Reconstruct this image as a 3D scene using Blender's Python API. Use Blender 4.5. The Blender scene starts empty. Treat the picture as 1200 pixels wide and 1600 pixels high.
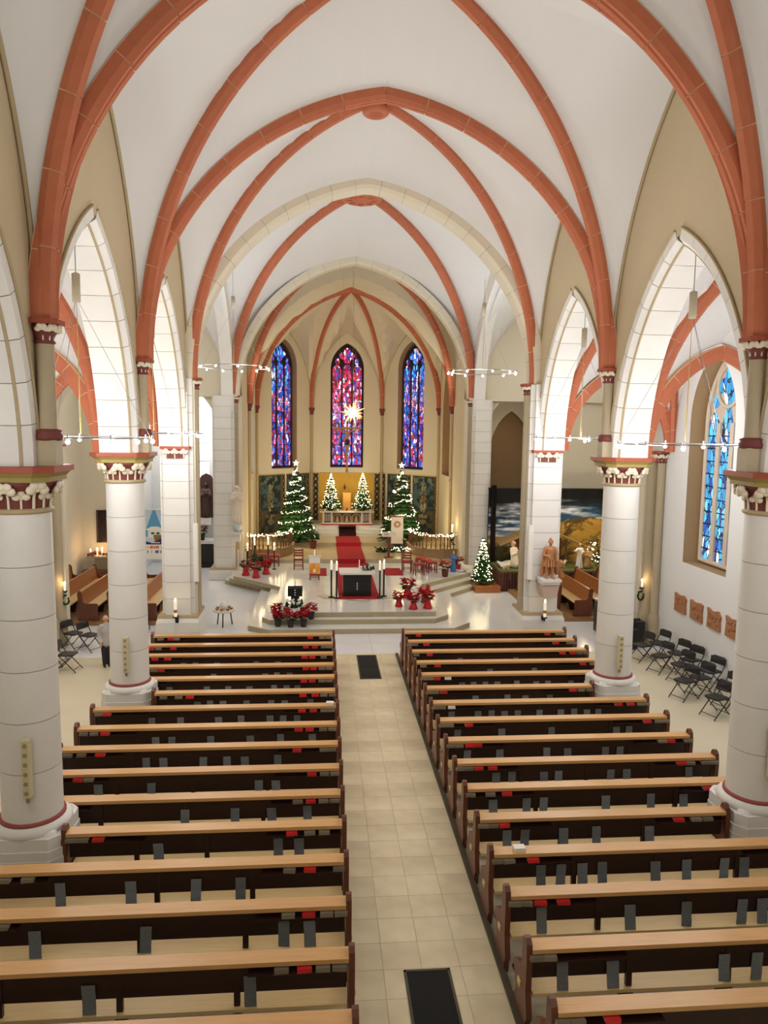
import bpy, bmesh, math, random
from math import sin, cos, pi, sqrt, hypot, atan2
from mathutils import Vector, Matrix
random.seed(7)
S = bpy.context.scene
COL = S.collection

# ------------------------------------------------------------------ camera, world, exposure
cam = bpy.data.objects.new('camera', bpy.data.cameras.new('camera'))
COL.objects.link(cam)
cam.data.sensor_width = 36.0
cam.data.lens = 36.0 * 1160 / 1600
cam.data.clip_end = 200
RM = ((0.99648, 0.003715, 0.083743), (-0.082815, -0.110989, 0.990365), (0.012973, -0.993815, -0.110291))   # rows: world axes in lens axes
m3 = Matrix(((RM[0][0], -RM[0][1], -RM[0][2]), (RM[1][0], -RM[1][1], -RM[1][2]), (RM[2][0], -RM[2][1], -RM[2][2])))
cam.matrix_world = Matrix.Translation((0, 0, 6.0)) @ m3.to_4x4()
S.camera = cam
w = bpy.data.worlds.new('world'); S.world = w; w.use_nodes = True
w.node_tree.nodes['Background'].inputs[0].default_value = (0.05, 0.08, 0.16, 1)   # dusk outside
w.node_tree.nodes['Background'].inputs[1].default_value = 0.5
S.view_settings.view_transform = 'Standard'
S.view_settings.look = 'None'
S.view_settings.gamma = 1.0
S.view_settings.use_curve_mapping = False
S.view_settings.exposure = 0.12
P_RING, P_CROSS, P_CHOIR, P_FLOOD, P_UP = 50.0, 18.0, 140.0, 4400.0, 112.0
WARM, NEUT, COOL = (1, .86, .68), (1, .985, .96), (.86, .93, 1)

# ------------------------------------------------------------------ dimensions
XC = 1.15                      # nave axis
XE = 1.30                      # axis of the crossing and choir
AH = 4.6                       # half width of the nave between wall faces
CW = 4.9                       # column centres from the axis
YB = [-.75, 4.35, 9.45, 14.55, 19.65]  # nave depths, widths and heights scaled about the camera from a first layout
Y4 = 29.8
ZS = 7.24
Y3 = 20.75                     # east end of the aisles
AO = 8.4                      # aisle outer wall from the axis
ORD = ['first', 'second', 'third', 'fourth', 'fifth', 'sixth', 'seventh', 'eighth', 'ninth', 'tenth', 'eleventh', 'twelfth', 'thirteenth', 'fourteenth', 'fifteenth', 'sixteenth']

# ------------------------------------------------------------------ materials
def lin(c):
    c /= 255.0
    return c / 12.92 if c <= .04045 else ((c + .055) / 1.055) ** 2.4
def C(r, g, b): return (lin(r), lin(g), lin(b))
MATS = {}
def mat(name, rgb, rough=.6, var=0., scale=4., bump=0., bscale=40., metal=0., emit=None, es=0., objvar=0., stretch=None, coat=0.):
    if name in MATS: return MATS[name]
    m = bpy.data.materials.new(name); m.use_nodes = True; MATS[name] = m
    nt = m.node_tree; N = nt.nodes; L = nt.links; b = N['Principled BSDF']
    b.inputs['Base Color'].default_value = (*rgb, 1); b.inputs['Roughness'].default_value = rough; b.inputs['Metallic'].default_value = metal
    if name in ('poinsettia_red', 'dark_leaf', 'fir_needles'): b.inputs['Specular IOR Level'].default_value = .12
    if coat: b.inputs['Coat Weight'].default_value = coat
    if emit:
        b.inputs['Emission Color'].default_value = (*emit, 1); b.inputs['Emission Strength'].default_value = es
    tc = None
    if var or bump:
        tc = N.new('ShaderNodeTexCoord'); mp = N.new('ShaderNodeMapping'); L.new(tc.outputs['Object'], mp.inputs[0])
        if stretch: mp.inputs['Scale'].default_value = stretch
    last = None
    if var:
        n = N.new('ShaderNodeTexNoise'); n.inputs['Scale'].default_value = scale; n.inputs['Detail'].default_value = 6
        L.new(mp.outputs[0], n.inputs[0])
        mx = N.new('ShaderNodeMix'); mx.data_type = 'RGBA'
        mx.inputs[6].default_value = (*[max(0, c * (1 - var)) for c in rgb], 1); mx.inputs[7].default_value = (*[min(1, c * (1 + var)) for c in rgb], 1)
        L.new(n.outputs[0], mx.inputs[0]); last = mx.outputs[2]
    if objvar:
        oi = N.new('ShaderNodeObjectInfo'); mr = N.new('ShaderNodeMapRange')
        mr.inputs[3].default_value = 1 - objvar; mr.inputs[4].default_value = 1 + objvar
        L.new(oi.outputs['Random'], mr.inputs[0])
        hs = N.new('ShaderNodeHueSaturation'); L.new(mr.outputs[0], hs.inputs['Value'])
        if last: L.new(last, hs.inputs['Color'])
        else: hs.inputs['Color'].default_value = (*rgb, 1)
        last = hs.outputs[0]
    if last: L.new(last, b.inputs['Base Color'])
    if bump:
        n2 = N.new('ShaderNodeTexNoise'); n2.inputs['Scale'].default_value = bscale; n2.inputs['Detail'].default_value = 4
        L.new(mp.outputs[0], n2.inputs[0])
        bp = N.new('ShaderNodeBump'); bp.inputs['Strength'].default_value = bump; bp.inputs['Distance'].default_value = .02
        L.new(n2.outputs[0], bp.inputs['Height']); L.new(bp.outputs[0], b.inputs['Normal'])
    return m
M_VAULT = mat('vault_plaster', C(218, 218, 217), .85, .03, .7, .15, 30)
M_WALL = mat('wall_plaster', C(218, 209, 188), .85, .04, .8, .2, 30)
M_LUNETTE = mat('beige_plaster', C(196, 180, 148), .85, .05, .8, .2, 30)
M_STONE = mat('white_stone', C(226, 224, 219), .7, .05, 2.5, .15, 50, objvar=.03)
M_JOINT = mat('stone_joint', C(150, 140, 122), .9)
M_TAN = mat('tan_moulding', C(176, 158, 122), .8, .06, 5)
M_RIB = mat('orange_rib', C(184, 106, 74), .75, .12, 6, .15, 40, objvar=.05)
M_MORTAR = mat('pale_mortar', C(226, 190, 150), .9)
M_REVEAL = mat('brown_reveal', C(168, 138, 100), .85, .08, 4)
M_MAROON = mat('maroon_paint', C(112, 52, 46), .7, .15, 9)
M_ABACUS = mat('abacus_red', C(152, 68, 44), .6, .12, 9)
M_OLIVE = mat('olive_band', C(150, 132, 72), .65, .15, 9)
M_LEAF = mat('carved_leaf', C(226, 214, 190), .7, .06, 20)
M_SHAFT = mat('shaft_stone', C(170, 156, 128), .7, .08, 6, objvar=.03)
M_REDLINE = mat('red_line', C(150, 70, 60), .6)
M_PEW = mat('dark_pew_wood', C(46, 23, 17), .38, .35, 5, .1, 30, stretch=(1, 8, 8), objvar=.1)
M_PEWEND = mat('red_brown_pew_end', C(104, 58, 38), .4, .25, 5, stretch=(4, 4, 1))
M_RAIL = mat('oiled_rail_wood', C(212, 164, 106), .35, .18, 3, stretch=(1, 12, 12), objvar=.05)
M_SEAT = mat('pale_seat_wood', C(226, 196, 138), .4, .14, 3, stretch=(1, 12, 12))
M_SIDEPEW = mat('orange_brown_wood', C(168, 104, 56), .35, .22, 4, stretch=(10, 1, 10))
M_SIDESEAT = mat('blond_seat_wood', C(228, 196, 136), .35, .12, 4, stretch=(10, 1, 10))
M_MARBLE = mat('white_marble', C(230, 231, 232), .16, .06, 1.6, .03, 8)
M_TILE = mat('aisle_tile', C(220, 206, 172), .4, .2, 3.2, .05, 60, objvar=.045)
M_AISLE = mat('side_aisle_floor', C(214, 204, 178), .35, .09, 1.2, .05, 60)
M_STEP = mat('step_stone', C(228, 227, 222), .13, .08, 2.2, .03, 20)
M_RISER = mat('step_riser', C(168, 156, 126), .6, .12, 5)
M_CHOIR = mat('choir_floor', C(200, 180, 140), .25, .12, 2)
M_CARPET = mat('red_carpet', C(168, 22, 34), .95, .12, 30, .4, 200)
M_SHADECARPET = mat('shaded_red_carpet', C(60, 14, 16), .95, .1, 30)  # red carpet with the shade of the altar steps put into its colour
M_BLACK = mat('black_metal', C(14, 14, 15), .4)
M_DOORMAT = mat('black_door_mat', C(15, 15, 14), .9, .3, 60, .5, 200)
M_MATEDGE = mat('mat_edge', C(70, 62, 40), .6)
M_GREYCLOTH = mat('grey_felt', C(126, 132, 138), .95, .25, 40, .3, 200, objvar=.18)
M_REDBOOK = mat('red_book', C(214, 42, 46), .45, objvar=.15)
M_GREYBOOK = mat('grey_book', C(132, 122, 106), .55, .1, 20, objvar=.2)
M_PAGES = mat('book_pages', C(226, 216, 196), .8)
M_WHITE = mat('white_paint', C(238, 236, 230), .5)
M_CREAM = mat('cream_plastic', C(206, 196, 158), .5)
M_STEEL = mat('steel_wire', C(150, 150, 150), .35, metal=.8)
M_GOLD = mat('gold_cloth', C(188, 148, 44), .55, .16, 5, .1, 60, metal=.2)
M_GILT = mat('gilded_wood', C(170, 126, 60), .5, .1, 8, metal=.15)
M_FLAME = mat('flame', (1, .7, .3), .5, emit=(1, .72, .36), es=14)
M_BULB = mat('lamp_bulb', (1, 1, 1), .5, emit=(1, .95, .86), es=30)
M_FAIRY = mat('fairy_bulb', (1, .9, .6), .5, emit=(1, .84, .50), es=8)
M_STAR = mat('star_glow', (1, .8, .2), .5, emit=(1, .72, .16), es=3.2)
M_STARC = mat('star_core_glow', (1, .95, .7), .5, emit=(1, .92, .62), es=8)
M_NEEDLE = mat('fir_needles', C(40, 70, 36), .7, .4, 6, objvar=.1)
M_BARK = mat('bark', C(86, 62, 44), .9, .35, 8, .5, 30)
M_POTTERY = mat('brown_pot', C(96, 40, 32), .5)
M_TREESTAND = mat('tree_stand', C(40, 40, 34), .6)
M_RED = mat('poinsettia_red', C(176, 14, 30), .85, .2, 30)
M_WRAP = mat('red_foil_wrap', C(190, 26, 40), .25, .15, 20)
M_GREEN = mat('dark_leaf', C(38, 64, 36), .5, .2, 30)
M_STATUE = mat('white_statue', C(226, 216, 200), .6, .05, 12)
M_WOODST = mat('carved_wood', C(178, 122, 78), .45, .22, 14)
M_DARKST = mat('dark_wood_statue', C(66, 40, 32), .5, .3, 12)
M_SKIN = mat('skin', C(206, 160, 132), .6)
M_CRIBWOOD = mat('crib_wood', C(96, 66, 44), .8, .3, 6, .3, 30)
M_THATCH = mat('thatch', C(150, 122, 74), .95, .3, 12, .6, 60)
M_MOSS = mat('crib_moss', C(112, 116, 60), .95, .35, 10, .6, 50)
M_CHAIR = mat('black_vinyl', C(28, 28, 30), .4)
M_STOOL = mat('reddish_stool_wood', C(120, 44, 36), .4, .15, 6)
M_PADRED = mat('red_pad', C(186, 60, 58), .9)
M_BLUE = mat('blue_robe', C(58, 110, 170), .6)
M_TERRA = mat('wood_relief', C(158, 106, 70), .6, .25, 14, .6, 30)
M_CANDLE = mat('candle_wax', C(244, 240, 226), .5, emit=(1, .86, .66), es=.35)
M_PARAPET = mat('parapet_stone', C(140, 112, 80), .6, .12, 5)

# ------------------------------------------------------------------ mesh helpers
class MB:
    def __init__(s): s.v = []; s.f = []; s.mi = []; s.sm = []
    def add(s, vs, fs, mi=0, sm=False):
        o = len(s.v); s.v += [tuple(v) for v in vs]
        for f in fs: s.f.append([i + o for i in f]); s.mi.append(mi); s.sm.append(sm)
        return s
    def box(s, c, d, rz=0., mi=0):
        x, y, z = d[0] / 2, d[1] / 2, d[2] / 2; cc, ss = cos(rz), sin(rz)
        vs = [(c[0] + a * x * cc - b * y * ss, c[1] + a * x * ss + b * y * cc, c[2] + k * z) for k in (-1, 1) for a, b in ((-1, -1), (1, -1), (1, 1), (-1, 1))]
        return s.add(vs, [(3, 2, 1, 0), (4, 5, 6, 7), (0, 1, 5, 4), (1, 2, 6, 5), (2, 3, 7, 6), (3, 0, 4, 7)], mi)
    def b2(s, x0, x1, y0, y1, z0, z1, mi=0): return s.box(((x0 + x1) / 2, (y0 + y1) / 2, (z0 + z1) / 2), (x1 - x0, y1 - y0, z1 - z0), 0, mi)
    def prism(s, poly, z0, z1, mi=0, scale1=1., c=(0, 0)):
        n = len(poly); vs = [(x, y, z0) for x, y in poly] + [(c[0] + (x - c[0]) * scale1, c[1] + (y - c[1]) * scale1, z1) for x, y in poly]
        return s.add(vs, [tuple(range(n - 1, -1, -1)), tuple(range(n, 2 * n))] + [(i, (i + 1) % n, n + (i + 1) % n, n + i) for i in range(n)], mi)
    def extr(s, poly, f, a, b, mi=0):           # polygon in local 2d mapped by f(p, t), from t=a to t=b
        n = len(poly); vs = [f(p, a) for p in poly] + [f(p, b) for p in poly]
        return s.add(vs, [tuple(range(n - 1, -1, -1)), tuple(range(n, 2 * n))] + [(i, (i + 1) % n, n + (i + 1) % n, n + i) for i in range(n)], mi)
    def tube(s, pts, r, n=6, mi=0, caps=True, sm=True):
        pts = [Vector(p) for p in pts]; R = r if isinstance(r, (list, tuple)) else [r] * len(pts)
        vs = []; fs = []; prev = None
        for i, p in enumerate(pts):
            t = (pts[min(i + 1, len(pts) - 1)] - pts[max(i - 1, 0)])
            t = t.normalized() if t.length > 1e-9 else Vector((0, 0, 1))
            if prev is None:
                u = t.orthogonal().normalized()
            else:
                u = (prev - t * prev.dot(t)); u = u.normalized() if u.length > 1e-6 else t.orthogonal().normalized()
            prev = u; q = t.cross(u)
            vs += [p + (u * cos(2 * pi * k / n) + q * sin(2 * pi * k / n)) * R[i] for k in range(n)]
        for i in range(len(pts) - 1):
            fs += [(i * n + k, i * n + (k + 1) % n, (i + 1) * n + (k + 1) % n, (i + 1) * n + k) for k in range(n)]
        s.add(vs, fs, mi, sm)
        if caps: s.add(vs, [tuple(range(n - 1, -1, -1)), tuple((len(pts) - 1) * n + k for k in range(n))], mi)
        return s
    def lathe(s, prof, n=16, c=(0, 0, 0), mi=0, sm=True, sx=1., sy=1.):
        m = len(prof); vs = [(c[0] + r * cos(2 * pi * k / n) * sx, c[1] + r * sin(2 * pi * k / n) * sy, c[2] + z) for r, z in prof for k in range(n)]
        fs = [(i * n + k, i * n + (k + 1) % n, (i + 1) * n + (k + 1) % n, (i + 1) * n + k) for i in range(m - 1) for k in range(n)]
        s.add(vs, fs, mi, sm)
        s.add(vs, [tuple(range(n - 1, -1, -1)), tuple((m - 1) * n + k for k in range(n))], mi)
        return s
    def ball(s, c, r, n=8, mi=0, sz=1., sx=1., sy=1.):
        m = max(3, n // 2); rows = []
        prof = [(r * sin(pi * i / m), -r * sz * cos(pi * i / m)) for i in range(m + 1)]
        prof[0] = (r * .02, prof[0][1]); prof[-1] = (r * .02, prof[-1][1])
        return s.lathe(prof, n, c, mi, True, sx, sy)
    def build(s, name, mats, parent=None, **kw):
        me = bpy.data.meshes.new(name); me.from_pydata(s.v, [], s.f); me.update()
        for m in (mats if isinstance(mats, (list, tuple)) else [mats]): me.materials.append(m)
        me.polygons.foreach_set('material_index', s.mi); me.polygons.foreach_set('use_smooth', s.sm)
        o = bpy.data.objects.new(name, me); COL.objects.link(o)
        if parent: o.parent = parent
        for k, v in kw.items(): o[k] = v
        return o
def thing(name, label, cat, loc=(0, 0, 0), rz=0., group=None):
    o = bpy.data.objects.new(name, None); COL.objects.link(o); o.location = loc; o.rotation_euler = (0, 0, rz)
    o['label'] = label; o['category'] = cat
    if group: o['group'] = group
    return o
def tag(o, label, cat, group=None):
    o['label'] = label; o['category'] = cat
    if group: o['group'] = group
    return o
def copy_tree(o, parent=None):
    c = o.copy(); COL.objects.link(c)
    if parent: c.parent = parent
    for ch in list(o.children): copy_tree(ch, c)
    return c
def dup(o, loc, rz, label):
    c = copy_tree(o); c.location = loc; c.rotation_euler = (0, 0, rz); c['label'] = label
    return c
def struct(o): o['kind'] = 'structure'; return o
def light(name, kind, loc, power, color, parent=None, r=.05, target=None, angle=None, size=None, blend=.5):
    d = bpy.data.lights.new(name, kind); d.energy = power; d.color = color
    if kind in ('POINT', 'SPOT'): d.shadow_soft_size = r
    if kind == 'SPOT': d.spot_size = angle; d.spot_blend = blend
    o = bpy.data.objects.new(name, d); COL.objects.link(o); o.location = loc
    if target: o.rotation_euler = (Vector(target) - Vector(loc)).to_track_quat('-Z', 'Y').to_euler()
    if parent: o.parent = parent
    return o

# ------------------------------------------------------------------ arch and vault curves
def h(t, e):                                   # pointed arch height, 1 at the crown, 0 at |t|=1
    t = min(1, abs(t)); return sqrt(max(0, (1 + e) ** 2 - (t + e) ** 2)) / sqrt((1 + e) ** 2 - e * e)
def hp(k, e):                                  # k 0..1 springing..crown, even along the curve: returns (t, h)
    a0 = 0.; a1 = math.acos(e / (1 + e)); a = a0 + (a1 - a0) * k
    return (1 + e) * cos(a) - e, sin(a) * (1 + e) / sqrt((1 + e) ** 2 - e * e)
def vaultz(u, v, p):                           # u, v in -1..1 ; p = zs, rT, rW, rB, eT, eW
    zs, rT, rW, rB, eT, eW = p
    u, v = abs(u), abs(v); lo, hi = min(u, v), max(u, v)
    if lo > .9999: return zs
    q = (hi - lo) / (1 - lo); D = rB * h(lo, .15)           # round groin, webs ruled from it to the arches
    return zs + D * (1 - q) + q * (rT * h(lo, eT) if v >= u else rW * h(lo, eW))
def vault(name, x0, x1, y0, y1, p, n=28, m=M_VAULT):
    b = MB(); vs = []; cx, cy, a, c = (x0 + x1) / 2, (y0 + y1) / 2, (x1 - x0) / 2, (y1 - y0) / 2
    for j in range(n + 1):
        for i in range(n + 1):
            u = -cos(pi * i / n); v = -cos(pi * j / n)
            vs.append((cx + a * u, cy + c * v, vaultz(u, v, p)))
    b.add(vs, [(j * (n + 1) + i, (j + 1) * (n + 1) + i, (j + 1) * (n + 1) + i + 1, j * (n + 1) + i + 1) for j in range(n) for i in range(n)], 0, False)
    return struct(b.build(name, m))
NAVE = (ZS, 5.0, 4.6, 6.0, .18, .9)
CROSS = (7.3, 5.3, 5.2, 6.45, .2, .35)
AISLE = (5.5, 2.3, 3.85, 4.0, .35, .9)
TRANS = (6.6, 4.6, 4.8, 5.2, .3, .4)

RIBP = [(-.5, -.25), (-.5, .35), (-.22, .95), (.22, .95), (.5, .35), (.5, -.25)]
RIB2 = [(-.5, -.25), (-.5, .45), (-.34, .85), (-.1, .80), (0, .6), (.1, .80), (.34, .85), (.5, .45), (.5, -.25)]
TRIMN = [0]
def next_trim():
    TRIMN[0] += 1; return 'trim_%d' % TRIMN[0]
def frames(path, centre):
    pts = [Vector(p) for p in path]; F = []
    d = (pts[-1] - pts[0]); d.z = 0
    for i, p in enumerate(pts):
        t = (pts[min(i + 1, len(pts) - 1)] - pts[max(i - 1, 0)]).normalized()
        side = t.cross(Vector((0, 0, 1)))
        if side.length < 1e-3: side = Vector((d.y, -d.x, 0))
        side = Vector((d.y, -d.x, 0)).normalized()
        nn = t.cross(side).normalized()
        if nn.dot(Vector(centre) - p) < 0: nn = -nn
        F.append((p, side, nn))
    return F
def sweep(F, prof, wd, dp, mb, sc=1., off=0.):
    n = len(prof)
    vs = [p + s * (a * wd * sc) + q * ((c * dp if c < 0 else c * dp * sc) - off) for p, s, q in F for a, c in prof]
    m = len(F)
    mb.add(vs, [(i * n + k, i * n + (k + 1) % n, (i + 1) * n + (k + 1) % n, (i + 1) * n + k) for i in range(m - 1) for k in range(n)] + [tuple(range(n - 1, -1, -1)), tuple((m - 1) * n + k for k in range(n))])
def arch_blocks(path, centre, prof, wd, dp, blk, bmat=M_RIB, jmat=M_MORTAR, gap=.016, name='rib_block', sub=3, parent=None):
    """an arch member: a mortar core with one object per cut block along it"""
    pts = [Vector(p) for p in path]
    L = [0]
    for a, b in zip(pts[:-1], pts[1:]): L.append(L[-1] + (b - a).length)
    T = L[-1]; nb = max(1, round(T / blk))
    def at(s):
        s = min(max(s, 0), T); i = 0
        while i < len(L) - 2 and L[i + 1] < s: i += 1
        f = (s - L[i]) / max(1e-9, L[i + 1] - L[i]); return pts[i].lerp(pts[i + 1], f)
    core = MB(); sweep(frames(pts, centre), prof, wd, dp, core, .94, .012)
    root = struct(core.build(next_trim(), jmat)) if parent is None else core.build('mortar_core', jmat, parent)
    for k in range(nb):
        s0, s1 = T * k / nb + gap / 2, T * (k + 1) / nb - gap / 2
        sp = [at(s0 + (s1 - s0) * j / sub) for j in range(sub + 1)]
        # tangents from the whole curve so neighbours line up
        Fk = []
        d = pts[-1] - pts[0]; side = Vector((d.y, -d.x, 0)).normalized()
        for j in range(sub + 1):
            s = s0 + (s1 - s0) * j / sub; t = (at(s + .05) - at(s - .05)).normalized(); nn = t.cross(side).normalized()
            if nn.dot(Vector(centre) - sp[j]) < 0: nn = -nn
            Fk.append((sp[j], side, nn))
        b = MB(); sweep(Fk, prof, wd, dp, b); b.build(name, bmat, root)
    return root
def plan_arch(p0, p1, zs, rise, e, n=20):       # pointed arch between two plan points
    out = []
    for k in range(n + 1):
        t, z = hp(k / n, e); s = (1 - t) / 2; out.append((p0[0] + (p1[0] - p0[0]) * s, p0[1] + (p1[1] - p0[1]) * s, zs + rise * z))
    for k in range(n - 1, -1, -1):
        t, z = hp(k / n, e); s = 1 - (1 - t) / 2; out.append((p0[0] + (p1[0] - p0[0]) * s, p0[1] + (p1[1] - p0[1]) * s, zs + rise * z))
    return out
def diag(cx, cy, ax, ay, sx, sy, p, n=26):      # half diagonal from the springing to the boss
    out = []
    for k in range(n + 1):
        t = cos(pi / 2 * k / n); out.append((cx + sx * ax * t, cy + sy * ay * t, vaultz(t, t, p)))
    return out
def wall_panel(name, O, u, n, length, z0, z1, holes=(), thick=.4, m=M_WALL, rm=None, both=False):
    """wall face from O along u (2d), facing n (2d); holes = (s, half width, sill, spring, rise, e); reveals go back by thick"""
    b = MB(); U = Vector((u[0], u[1], 0)); Nn = Vector((n[0], n[1], 0)); O = Vector((O[0], O[1], 0))
    def P(s, z, d=0.): return O + U * s - Nn * d + Vector((0, 0, z))
    faces = (0., thick) if both else (0.,)
    edges = [0.]
    for hh in sorted(holes): edges += [hh[0] - hh[1], hh[0] + hh[1]]
    edges.append(length)
    for d in faces:
        for i in range(0, len(edges), 2):
            if edges[i + 1] - edges[i] > 1e-4: b.add([P(edges[i], z0, d), P(edges[i + 1], z0, d), P(edges[i + 1], z1, d), P(edges[i], z1, d)], [(0, 1, 2, 3)])
    for (s, hw, zb, zs, rise, e) in holes:
        arc = [(s - hw * t, zs + rise * z) for t, z in (hp(k / 14, e) for k in range(15))]
        arc += [(2 * s - a, z) for a, z in reversed(arc[:-1])]
        for d in faces:
            for (a, za), (c, zc) in zip(arc[:-1], arc[1:]): b.add([P(a, za, d), P(c, zc, d), P(c, z1, d), P(a, z1, d)], [(0, 1, 2, 3)])
            if zb > z0 + 1e-4: b.add([P(s - hw, z0, d), P(s + hw, z0, d), P(s + hw, zb, d), P(s - hw, zb, d)], [(0, 1, 2, 3)])
        ring = [(s - hw, zb)] + arc + [(s + hw, zb)]
        if zb > z0 + 1e-4: ring.append((s - hw, zb))
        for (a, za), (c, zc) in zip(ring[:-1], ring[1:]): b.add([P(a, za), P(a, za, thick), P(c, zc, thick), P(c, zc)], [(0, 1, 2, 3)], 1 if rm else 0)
    return struct(b.build(name, [m, rm] if rm else m))

# ------------------------------------------------------------------ floor
def sx(s, d): return XC + s * d
fl = MB()
fl.b2(XC - 12, XC + 12, -2.4, 19.38, -.2, -.012, 0)
fl.b2(XC - 12, XC + 12, 19.38, 40, -.2, -.012, 1)
floor = struct(fl.build('floor', [M_AISLE, M_MARBLE]))
tw, td = 1.74 / 4, .4355
tm = MB().b2(-tw / 2 + .002, tw / 2 - .002, -td / 2 + .002, td / 2 - .002, -.03, 0.)
t0 = tm.build('tile', M_TILE, floor); first = True
M_TILED = mat('aisle_tile_dark', C(206, 188, 150), .45, .16, 3.2, .05, 60, objvar=.05)
t1 = tm.build('tile', M_TILED, floor); firstd = True
for j in range(34):
    for i in range(4):
        dark = (i in (0, 3)) and j % 2 == 0 and random.random() < .0
        o = t1 if dark else t0
        if dark and firstd: firstd = False
        elif not dark and first: first = False
        else: o = o.copy(); COL.objects.link(o)
        o.location = (.27 + tw * (i + .5), 4.6 + td * (j + .5), 0)
slab = MB().b2(-.495, .495, -.495, .495, -.03, 0.).build('tile', M_MARBLE, floor)
k = 0
for j in range(2):
    for i in range(12):
        o = slab if k == 0 else slab.copy()
        if k: COL.objects.link(o)
        o.location = (-4.1 + i * 1.0, 19.9 + j * 1.0, 0); k += 1
kerb = MB().b2(1.99, 2.06, 5.2, 19.3, 0, .045)
struct(kerb.build(next_trim(), M_MATEDGE))
# platform steps (plan polygons, counter-clockwise)
PL1 = [(-1.52, 21.36), (3.96, 21.36), (4.55, 22.0), (4.62, 26.0), (6.3, 27.9), (6.3, 31), (-3.7, 31), (-3.7, 28.6), (-2.2, 27.2), (-2.18, 21.85)]
PL2 = [(-1.55, 21.9), (3.45, 21.9), (3.95, 22.4), (4.05, 26.0), (6.1, 28.15), (6.1, 31), (-3.5, 31), (-3.5, 28.2), (-1.8, 26.6), (-1.8, 22.3)]
PL3 = [(-1.44, 22.18), (3.52, 22.18), (3.6, 26.2), (5.85, 28.4), (5.85, 31), (-3.3, 31), (-3.3, 27.9), (-1.44, 25.9)]
for poly, a, b in ((PL1, -.01, .15), (PL2, .15, .30), (PL3, .30, .45)):
    o = MB().prism(poly, a, b); n = len(poly); o.mi = [0, 0] + [1] * n; struct(o.build(next_trim(), [M_STEP, M_RISER]))
for x0, x1, y0, y1, a, b in ((-3.3, 5.9, 30.52, 39.2, .40, .62), (-3.3, 5.9, 34.0, 39.2, .62, .78)):
    o = MB().b2(x0, x1, y0, y1, a, b); o.mi = [0, 0, 1, 1, 1, 1]; struct(o.build(next_trim(), [M_CHOIR, M_RISER]))
for i, (y, z) in enumerate(((36.15, .93), (36.42, 1.08), (36.68, 1.23))):
    o = MB().b2(-.62 + .04 * i, 3.2 - .04 * i, y, 39, z - .17, z); struct(o.build(next_trim(), M_STEP))

# ------------------------------------------------------------------ nave walls, arcade arches, columns
HW_OUT = 2.43; HW_IN = 2.23
AR_RISE, AR_E, AR_Z = 3.55, .78, 5.5
VB = [(-.35, 0), (.25, 0), (.35, .09), (.35, .27), (-.35, .27)]
ax0, ax1 = AH + .67, AO; ahw = (ax1 - ax0) / 2
for s, side in ((-1, 'left'), (1, 'right')):
    xw = sx(s, AH)
    holes = [((a + b) / 2 - YB[0], HW_OUT, 5.4, AR_Z, AR_RISE + .16, AR_E) for a, b in zip(YB[:-1], YB[1:])]
    wall_panel('wall_' + side, (xw, YB[0]), (0, 1), (-s, 0), 19.65 - YB[0], 5.4, 12.4, holes, .66, M_LUNETTE, both=True)
    wall_panel('wall_' + side, (sx(s, AO), YB[0]), (0, 1), (-s, 0), Y3 - YB[0], 0, 10,
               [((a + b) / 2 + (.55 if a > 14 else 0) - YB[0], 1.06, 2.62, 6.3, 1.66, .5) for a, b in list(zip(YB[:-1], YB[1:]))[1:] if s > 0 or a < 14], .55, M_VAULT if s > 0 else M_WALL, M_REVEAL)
    acx = sx(s, (ax0 + ax1) / 2)
    for i in range(4):
        y0, y1 = YB[i], YB[i + 1]; cy = (y0 + y1) / 2
        if i >= 1:                             # arcade arch: white voussoirs across the wall
            xm = sx(s, AH + .33)
            arcp = plan_arch((xm, cy - HW_IN), (xm, cy + HW_IN), AR_Z, AR_RISE, AR_E, 24)
            root = struct(MB().box((xm, y1, 5.62), (.5, .3, .2)).build(next_trim(), M_JOINT))
            for half in (0, 1):
                seg = arcp[:25] if half == 0 else arcp[24:][::-1]
                d = 1 if half == 0 else -1
                pr = [(-(a if (s * d) > 0 else -a), -c) for a, c in VB]
                arch_blocks(seg, (xm, cy, AR_Z), pr, .98, 1.0, .5, M_STONE, M_JOINT, .011, 'voussoir', 2, root)
                for off, px in ((.0, .235), (.262, .352)):     # roll mouldings on the nave edge
                    mb = MB(); F = frames(seg, (xm, cy, AR_Z)); pts = [p + Vector((-s * px, 0, 0)) - q * off for p, sd, q in F]
                    mb.tube(pts, .022, 5); mb.build('roll_moulding', M_TAN, root)
        vault('ceiling', *sorted((sx(s, AH + .6), sx(s, AO + .02))), y0, y1, AISLE, 18)
        if i >= 1:
            arch_blocks(plan_arch((sx(s, ax0), y0), (sx(s, ax1), y0), 5.5, 2.2, .35, 16), (acx, y0, 5.5), RIBP, .22, .22, .56)
            for a_, b_ in ((-1, -1), (1, -1), (-1, 1), (1, 1)):
                if i == 1 and b_ < 0: continue
                arch_blocks(diag(acx, cy, ahw, (y1 - y0) / 2, a_, b_, AISLE, 16), (acx, cy, 5.5), RIBP, .2, .2, .62)
    vault('ceiling', *sorted((sx(s, AH + .6), sx(s, AO + .02))), 19.65, Y3, (5.5, 2.3, 2.3, 2.3, .35, .01), 8)
    arch_blocks(plan_arch((sx(s, ax0), 19.65), (sx(s, ax1), 19.65), 5.5, 2.2, .35, 16), (acx, 19.65, 5.5), RIBP, .22, .22, .56)

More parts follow.
